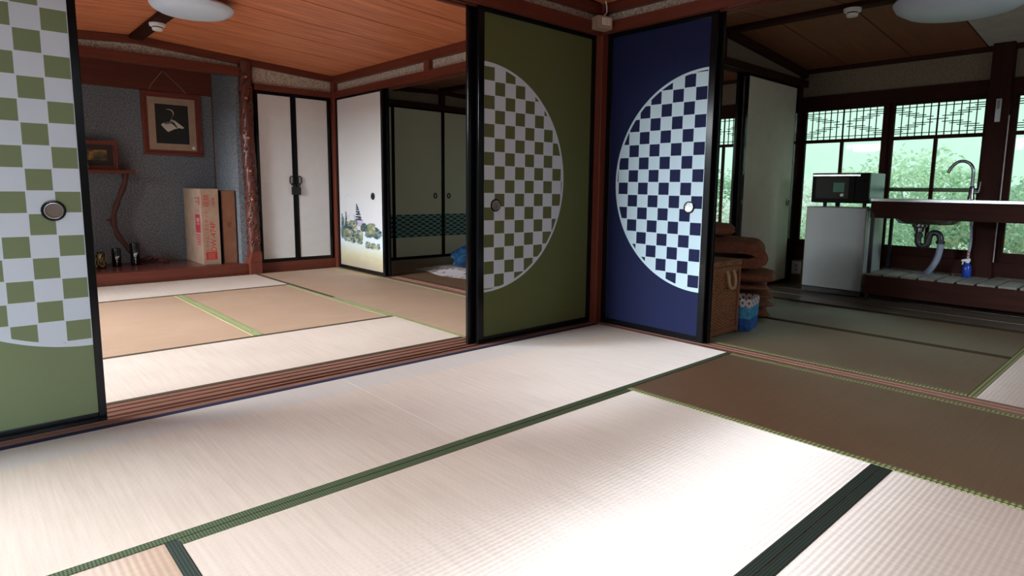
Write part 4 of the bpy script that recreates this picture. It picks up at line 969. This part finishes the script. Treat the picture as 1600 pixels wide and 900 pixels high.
def bin_mat():
    t = NT('blue_bin_print'); x, y, z = t.xyz(); s = 0.0235
    xx = t.math('ADD', t.math('MULTIPLY', x, 1.0), t.math('MULTIPLY', y, -1.0))
    cu = t.math('DIVIDE', xx, s); cz = t.math('DIVIDE', z, s)
    fu = t.math('ABSOLUTE', t.math('SUBTRACT', t.math('FRACT', cu), .5)); fz = t.math('ABSOLUTE', t.math('SUBTRACT', t.math('FRACT', cz), .5))
    sq = t.math('MULTIPLY', t.math('LESS_THAN', fu, .30), t.math('LESS_THAN', fz, .30))
    par = t.math('LESS_THAN', t.math('MODULO', t.math('ADD', t.math('ADD', t.math('FLOOR', cu), t.math('FLOOR', cz)), 100.0), 2.0), .5)
    sq = t.math('MULTIPLY', sq, par)
    top = t.mix(sq, (0.74, 0.76, 0.78), (0.03, 0.09, 0.22))
    n = t.noise(t.coord(), 38, 3, .7)
    mid = t.ramp(n, [(.38, (0.015, 0.30, 0.68)), (.66, (0.10, 0.52, 0.85))]); low = t.ramp(n, [(.38, (0.006, 0.07, 0.46)), (.68, (0.03, 0.24, 0.72))])
    b = t.mix(t.math('GREATER_THAN', z, .078), low, mid)
    return t.fin(t.mix(t.math('GREATER_THAN', z, .150), b, top), 0.5)
M['bin'] = bin_mat()
bn = thing('paper_bin', (.62, -.70, 0), 'small blue and white patterned open box in front of the wicker hamper', 'box')
bc = Vector((.635, -.695, 0)); RB = Matrix.Rotation(math.radians(14), 3, 'Z')
def brect(hx, hy, z): return [bc + RB @ Vector((sx * hx, sy * hy, z)) for sx, sy in ((-1, -1), (1, -1), (1, 1), (-1, 1))]
outer0, outer1, inner1, inner0 = brect(.103, .055, .001), brect(.108, .060, .203), brect(.104, .056, .203), brect(.100, .052, .006)
mb = MB(); vs = outer0 + outer1 + inner1 + inner0; fs = [(3, 2, 1, 0), (12, 13, 14, 15)]
for k in range(3):
    for i in range(4): fs.append((k * 4 + i, k * 4 + (i + 1) % 4, (k + 1) * 4 + (i + 1) % 4, (k + 1) * 4 + i))
mb.add(vs, fs); mb.build('body', 'bin', bn)
mb = MB(); q = brect(.109, .061, .195) + brect(.109, .061, .206); 
def fabric(name, c1, c2, sc=60):
    t = NT(name); n = t.noise(t.coord(), sc, 4, .7); n2 = t.noise(t.coord(), 5, 2); t.bump(n, .3, .004)
    return t.fin(t.mix(n2, t.ramp(n, [(.35, c1), (.65, c2)]), c1), 0.95, 0, 0.1)
M['cush'] = fabric('brown_cushion_cloth', (0.23, 0.10, 0.065), (0.40, 0.19, 0.13))
M['cush2'] = fabric('tan_cushion_cloth', (0.29, 0.14, 0.09), (0.47, 0.25, 0.165))
def cushion(name, c, sx, sy, sz, mat, lab, cat='cushion', rot=0.0, pinch=0.75, grp='brown cushions stacked behind the hamper', seed=0):
    rnd = random.Random(seed); o = thing(name, (c[0], c[1], c[2] - sz / 2), lab, cat, grp)
    nu, nv = 22, 22; vs = []; RM = Matrix.Rotation(rot, 3, 'Z')
    ph = [rnd.uniform(0, 6) for _ in range(6)]
    for side in (1, -1):
        for j in range(nv + 1):
            for i in range(nu + 1):
                u = -1 + 2 * i / nu; v = -1 + 2 * j / nv
                e = max(0, (1 - abs(u) ** 2.6)) * max(0, (1 - abs(v) ** 2.6)); t = e ** 0.42
                bulge = 1 - .10 * (1 - abs(u)) * (abs(v) ** 3) - 0
                px = u * sx / 2 * (1 - .08 * (1 - v * v) * (abs(u) ** 4)); py = v * sy / 2 * (1 - .08 * (1 - u * u) * (abs(v) ** 4))
                w = .006 * math.sin(5 * u + ph[0]) * math.sin(4 * v + ph[1]) * t + .003 * math.sin(17 * u + 9 * v + ph[2]) * t
                droop = 0
                vs.append(Vector(c) + RM @ Vector((px, py, side * (sz / 2 * t + w) + droop)))
    N = (nu + 1) * (nv + 1); fs = []
    for j in range(nv):
        for i in range(nu):
            a = j * (nu + 1) + i; fs.append((a, a + 1, a + nu + 2, a + nu + 1)); fs.append((N + a + nu + 1, N + a + nu + 2, N + a + 1, N + a))
    m_ = MB(); m_.add(vs, fs); b = m_.build('cover', mat, o, smooth=True)
    bm = bmesh.new(); bm.from_mesh(b.data); bmesh.ops.remove_doubles(bm, verts=bm.verts, dist=.0008); bmesh.ops.recalc_face_normals(bm, faces=bm.faces); bm.to_mesh(b.data); bm.free()
    return o
zz = [(.034, .066, 'cush', 'bottom brown cushion of the stack behind the hamper'), (.096, .056, 'cush2', 'second brown cushion from the floor in the stack'), (.153, .055, 'cush', 'third brown cushion from the floor in the stack'), (.2105, .057, 'cush2', 'fourth brown cushion from the floor in the stack'), (.280, .078, 'cush', 'plump brown cushion with pointed corners just under the folded quilt')]
for k, (z, h, mt, lb) in enumerate(zz):
    cushion('floor_cushion', (1.06 + random.uniform(-.02, .02), -.35 + random.uniform(-.015, .015) - (.03 if k == 4 else 0), z), .50, .56, h, mt, lb, rot=.5 + random.uniform(-.10, .10), seed=k)
# folded quilt: one thick layer bent back on itself
fq = thing('folded_quilt', (1.08, -.36, .325), 'thick brown quilt folded in two on top of the cushion stack', 'quilt')
M['quilt'] = fabric('brown_quilt_cloth', (0.21, 0.09, 0.058), (0.37, 0.175, 0.12), 40)
sec = []; zc = .428; rr = .050
yl, yr = .02, -.565
prof = []
# outer outline of a folded slab in the y-z plane (fold at yr, the photo's right)
for k in range(13):
    a = math.pi / 2 + math.pi * k / 12; prof.append((yr + .10 + .10 * 1.0 * math.cos(a), zc + .100 * math.sin(a)))
low = [(yl - .02, zc - .098), (yl + .01, zc - .06), (yl - .01, zc - .03)]
inn = [(yr + .13, zc - .022), (yr + .075, zc - .004), (yr + .10, zc + .008), (yr + .15, zc + .016)]
up = [(yl, zc + .028), (yl + .02, zc + .05), (yl - .02, zc + .095)]
out = prof + [(yr + .25, zc - .104), (yl - .15, zc - .102)] + low + [(yl - .2, zc - .028)] + inn + [(yl - .2, zc + .024)] + up + [(yl - .15, zc + .108), (yr + .25, zc + .106)]
mb = MB(); L = len(out); vs = []; NX = 14
for j in range(NX + 1):
    u = -1 + 2 * j / NX; s = max(.25, 1 - abs(u) ** 6 * .75)
    for (y, z) in out:
        vs.append((1.0 + u * .27, y + .010 * math.sin(3 * u + z * 20), zc + (z - zc) * (1 - .18 * abs(u) ** 4) + .006 * math.sin(7 * u + y * 12)))
mb.add(vs, [(j * L + i, j * L + (i + 1) % L, (j + 1) * L + (i + 1) % L, (j + 1) * L + i) for j in range(NX) for i in range(L)] + [tuple(range(L))[::-1], tuple(NX * L + i for i in range(L))])
Rq = Matrix.Rotation(math.radians(29), 3, 'Z'); pq = Vector((1.0, -.36, 0)); mb.v = [Vector((1.08, -.36, 0)) + Rq @ (v - pq) for v in mb.v]
mb.build('cover', 'quilt', fq, smooth=True)
cushion('pillow', (1.02, -.20, .586), .40, .34, .095, 'cush', 'low brown pillow on top of the folded quilt', 'pillow', .5, seed=9, grp=None)

# ------------------------------------------------------------------ closet room floor: quilt and bundle
def floral():
    t = NT('floral_quilt_cloth'); n = t.noise(t.coord(), 9, 4, .6); n2 = t.noise(t.coord((1, 1, 1), (0, 0, 1)), 16, 3)
    c = t.ramp(n, [(.40, (0.22, 0.13, 0.14)), (.47, (0.50, 0.44, 0.44)), (.60, (0.56, 0.50, 0.52)), (.68, (0.40, 0.36, 0.26))])
    t.bump(n2, .4, .01); return t.fin(c, .9, 0, .1)
M['floral'] = floral()
rq = thing('floral_quilt', (1.3, 2.4, 0), 'pale quilt with dark flower print spread on the floor of the closet room', 'quilt')
mb = MB(); nx, ny = 40, 34; vs = []
for s in (1, 0):
    for j in range(ny + 1):
        for i in range(nx + 1):
            u, v = i / nx, j / ny; x = .50 + 1.55 * u + .04 * math.sin(v * 9) * (1 - u); y = 1.75 + 1.2 * v + .05 * math.sin(u * 8) + .03 * math.sin(u * 21) * v
            e = min(1, 8 * min(u, 1 - u, v, 1 - v)); z = .002 + (.028 + .014 * math.sin(11 * u + 5 * v) * math.sin(9 * v - 3 * u) + .008 * math.sin(23 * u + 4)) * e ** .6 if s else .001
            if not s: z = .001
            vs.append((x, y, max(z, .0015 + .0005 * s)))
N = (nx + 1) * (ny + 1); fs = []
for j in range(ny):
    for i in range(nx):
        a = j * (nx + 1) + i; fs.append((a, a + 1, a + nx + 2, a + nx + 1)); fs.append((N + a + nx + 1, N + a + nx + 2, N + a + 1, N + a))
rim = [i for i in range(nx + 1)] + [j * (nx + 1) + nx for j in range(1, ny + 1)] + [ny * (nx + 1) + i for i in range(nx - 1, -1, -1)] + [j * (nx + 1) for j in range(ny - 1, 0, -1)]
for k in range(len(rim)): a, b = rim[k], rim[(k + 1) % len(rim)]; fs.append((a, N + a, N + b, b))
mb.add(vs, fs); mb.build('cover', 'floral', rq, smooth=True)
def indigo():
    t = NT('indigo_cloth'); n = t.noise(t.coord((1, 2, 3)), 5, 5, .6)
    c = t.ramp(n, [(.40, (0.008, 0.028, 0.085)), (.52, (0.02, 0.075, 0.15)), (.60, (0.03, 0.10, 0.19)), (.66, (0.30, 0.42, 0.50))])
    return t.fin(c, .9, 0, .1)
M['indigo'] = indigo()
bl = thing('blue_bundle', (1.15, 2.62, .054), 'crumpled dark blue patterned blanket bundle on the floral quilt', 'blanket')
mb = MB(); nu, nv = 36, 20; vs = []
for j in range(nv + 1):
    th = math.pi / 2 * j / nv * 1.0
    for i in range(nu):
        a = 2 * math.pi * i / nu; fold = 1 + .16 * math.sin(5 * a + 3 * th) * math.sin(th * 2 + .3) + .10 * math.sin(9 * a - 5 * th) + .06 * math.sin(14 * a + 9 * th)
        rx, ry, rz = .36, .30, .25
        vs.append((1.20 + rx * math.cos(th) ** .7 * fold * math.cos(a), 2.58 + ry * math.cos(th) ** .7 * fold * math.sin(a), .054 + rz * math.sin(th) * (1 + .10 * math.sin(4 * a + 2))))
mb.add(vs, [(j * nu + i, j * nu + (i + 1) % nu, (j + 1) * nu + (i + 1) % nu, (j + 1) * nu + i) for j in range(nv) for i in range(nu)] + [tuple(range(nu))[::-1]])
mb.build('blanket', 'indigo', bl, smooth=True)

# ------------------------------------------------------------------ garden beyond the windows
M['ground'] = plain('garden_earth', (0.14, 0.15, 0.08), 0.95, 0, 0.1)
mb = MB(); vs = []; nx, ny = 30, 30
for j in range(ny + 1):
    for i in range(nx + 1):
        x = 3.2 + 12 * i / nx; y = -14 + 28 * j / ny
        vs.append((x, y, -.5 + .09 * max(0, x - 5) + .12 * math.sin(x * 1.3 + y) * math.sin(y * .9)))
mb.add(vs, [(j * (nx + 1) + i, j * (nx + 1) + i + 1, (j + 1) * (nx + 1) + i + 1, (j + 1) * (nx + 1) + i) for j in range(ny) for i in range(nx)])
mb.build('ground', 'ground', kind='structure', smooth=True)
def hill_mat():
    t = NT('hill_haze_green'); n = t.noise(t.coord(), .6, 6, .7); return t.fin(t.ramp(n, [(.3, (0.48, 0.60, 0.53)), (.7, (0.56, 0.67, 0.60))]), 1.0, 0, 0)  # pale mint: haze put into the hill's colour
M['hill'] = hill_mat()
mb = MB(); vs = []; nx, ny = 16, 40
for j in range(ny + 1):
    for i in range(nx + 1):
        f = i / nx; y = -60 + 120 * j / ny; x = 15 + 45 * f; z = .3 + 40 * f ** .75 + 3 * math.sin(y * .11 + f * 3) * f + 1.2 * math.sin(y * .4 + 7 * f) * f
        vs.append((x, y, z))
mb.add(vs, [(j * (nx + 1) + i, j * (nx + 1) + i + 1, (j + 1) * (nx + 1) + i + 1, (j + 1) * (nx + 1) + i) for j in range(ny) for i in range(nx)])
mb.build('hill', 'hill', kind='structure', smooth=True)
def leaf_mat(name, c1, c2):
    t = NT(name); oi = t.n('ShaderNodeObjectInfo'); n = t.noise(t.coord(), 3.5, 2); t.fin(t.ramp(n, [(.35, c1), (.65, c2)]), .5, 0, .4)
    tr = t.n('ShaderNodeBsdfTranslucent'); mx = t.n('ShaderNodeMixShader'); mx.inputs[0].default_value = 0.42
    t.l(t.b.inputs['Base Color'].links[0].from_socket, tr.inputs[0]); t.l(t.b.outputs[0], mx.inputs[1]); t.l(tr.outputs[0], mx.inputs[2]); t.l(mx.outputs[0], t.out.inputs[0])
    return t.m
LM = [leaf_mat('leaf_bright', (0.42, 0.62, 0.44), (0.82, 0.92, 0.76)), leaf_mat('leaf_mid', (0.26, 0.42, 0.30), (0.58, 0.74, 0.56)), leaf_mat('leaf_pale', (0.80, 0.86, 0.80), (0.95, 0.97, 0.94))]  # near-white and darker greens put sunlit highlights and shade into leaf colour
stem_m = plain('shrub_stem', (0.45, 0.48, 0.36), .9)
def shrub_meshes(seed, mt):
    rnd = random.Random(seed); vs, fs = [], []
    for _ in range(2600):
        a = rnd.uniform(0, 2 * math.pi); ph = math.acos(rnd.uniform(-.2, 1)); r = rnd.uniform(.55, 1.0) ** .5
        c = Vector((r * math.sin(ph) * math.cos(a), r * math.sin(ph) * math.sin(a), .35 + .65 * r * math.cos(ph))) * (1 + .22 * math.sin(5 * a + seed) * math.sin(4 * ph))
        e = Euler((rnd.uniform(-.9, .9), rnd.uniform(-.9, .9), rnd.uniform(0, 6.28))).to_matrix(); l, w_ = rnd.uniform(.05, .12), rnd.uniform(.014, .032)
        b = len(vs)
        for p in ((0, 0, 0), (l * .5, w_, .012), (l, 0, -.02), (l * .5, -w_, .012)): vs.append(c + e @ Vector(p))
        fs += [(b, b + 1, b + 2), (b, b + 2, b + 3)]
    me = D.meshes.new('foliage'); me.from_pydata(vs, [], fs); me.materials.append(mt)
    st = MB()
    for k in range(6):
        a = k * 1.05 + seed; st.tube([(0, 0, -.35), (.12 * math.cos(a), .12 * math.sin(a), .15), (.5 * math.cos(a), .5 * math.sin(a), .75)], [.03, .02, .008], 5)
    sm = D.meshes.new('stem'); sm.from_pydata(st.v, [], st.f); sm.materials.append(stem_m)
    return me, sm
SHM = [shrub_meshes(i, LM[i]) for i in range(3)]
rnd = random.Random(3)
rows = [('front', 5.0, -2.2, 4.4, 1.15, .55), ('middle', 6.6, -3.6, 5.6, 1.55, .78), ('back', 8.8, -5.4, 7.4, 2.1, 1.08)]
KIND = ['bright green', 'mid green', 'pale whitish']
for nm_, x_, ya_, yb_, stp, sc in rows:
    y = ya_; q = 0
    while y < yb_:
        mi = (0, 2, 1)[q % 3]; q += 1; s = sc * rnd.uniform(.9, 1.15)
        o = thing('shrub', (x_ + rnd.uniform(-.25, .25), y, -.42 + .09 * max(0, x_ - 5) + s * .30), '%s leafy shrub in the %s row of the garden outside the windows' % (KIND[mi], nm_), 'shrub', 'garden shrubs outside the windows')
        o.scale = (s * .95, s * .95, s * rnd.uniform(.85, 1.1)); o.rotation_euler = (0, 0, rnd.uniform(0, 6.28))
        for me, nm in zip(SHM[mi], ('foliage', 'stem')):
            c = D.objects.new(nm, me); COL.objects.link(c); c.parent = o
        y += stp * rnd.uniform(.85, 1.05)
bpy.context.view_layer.update()
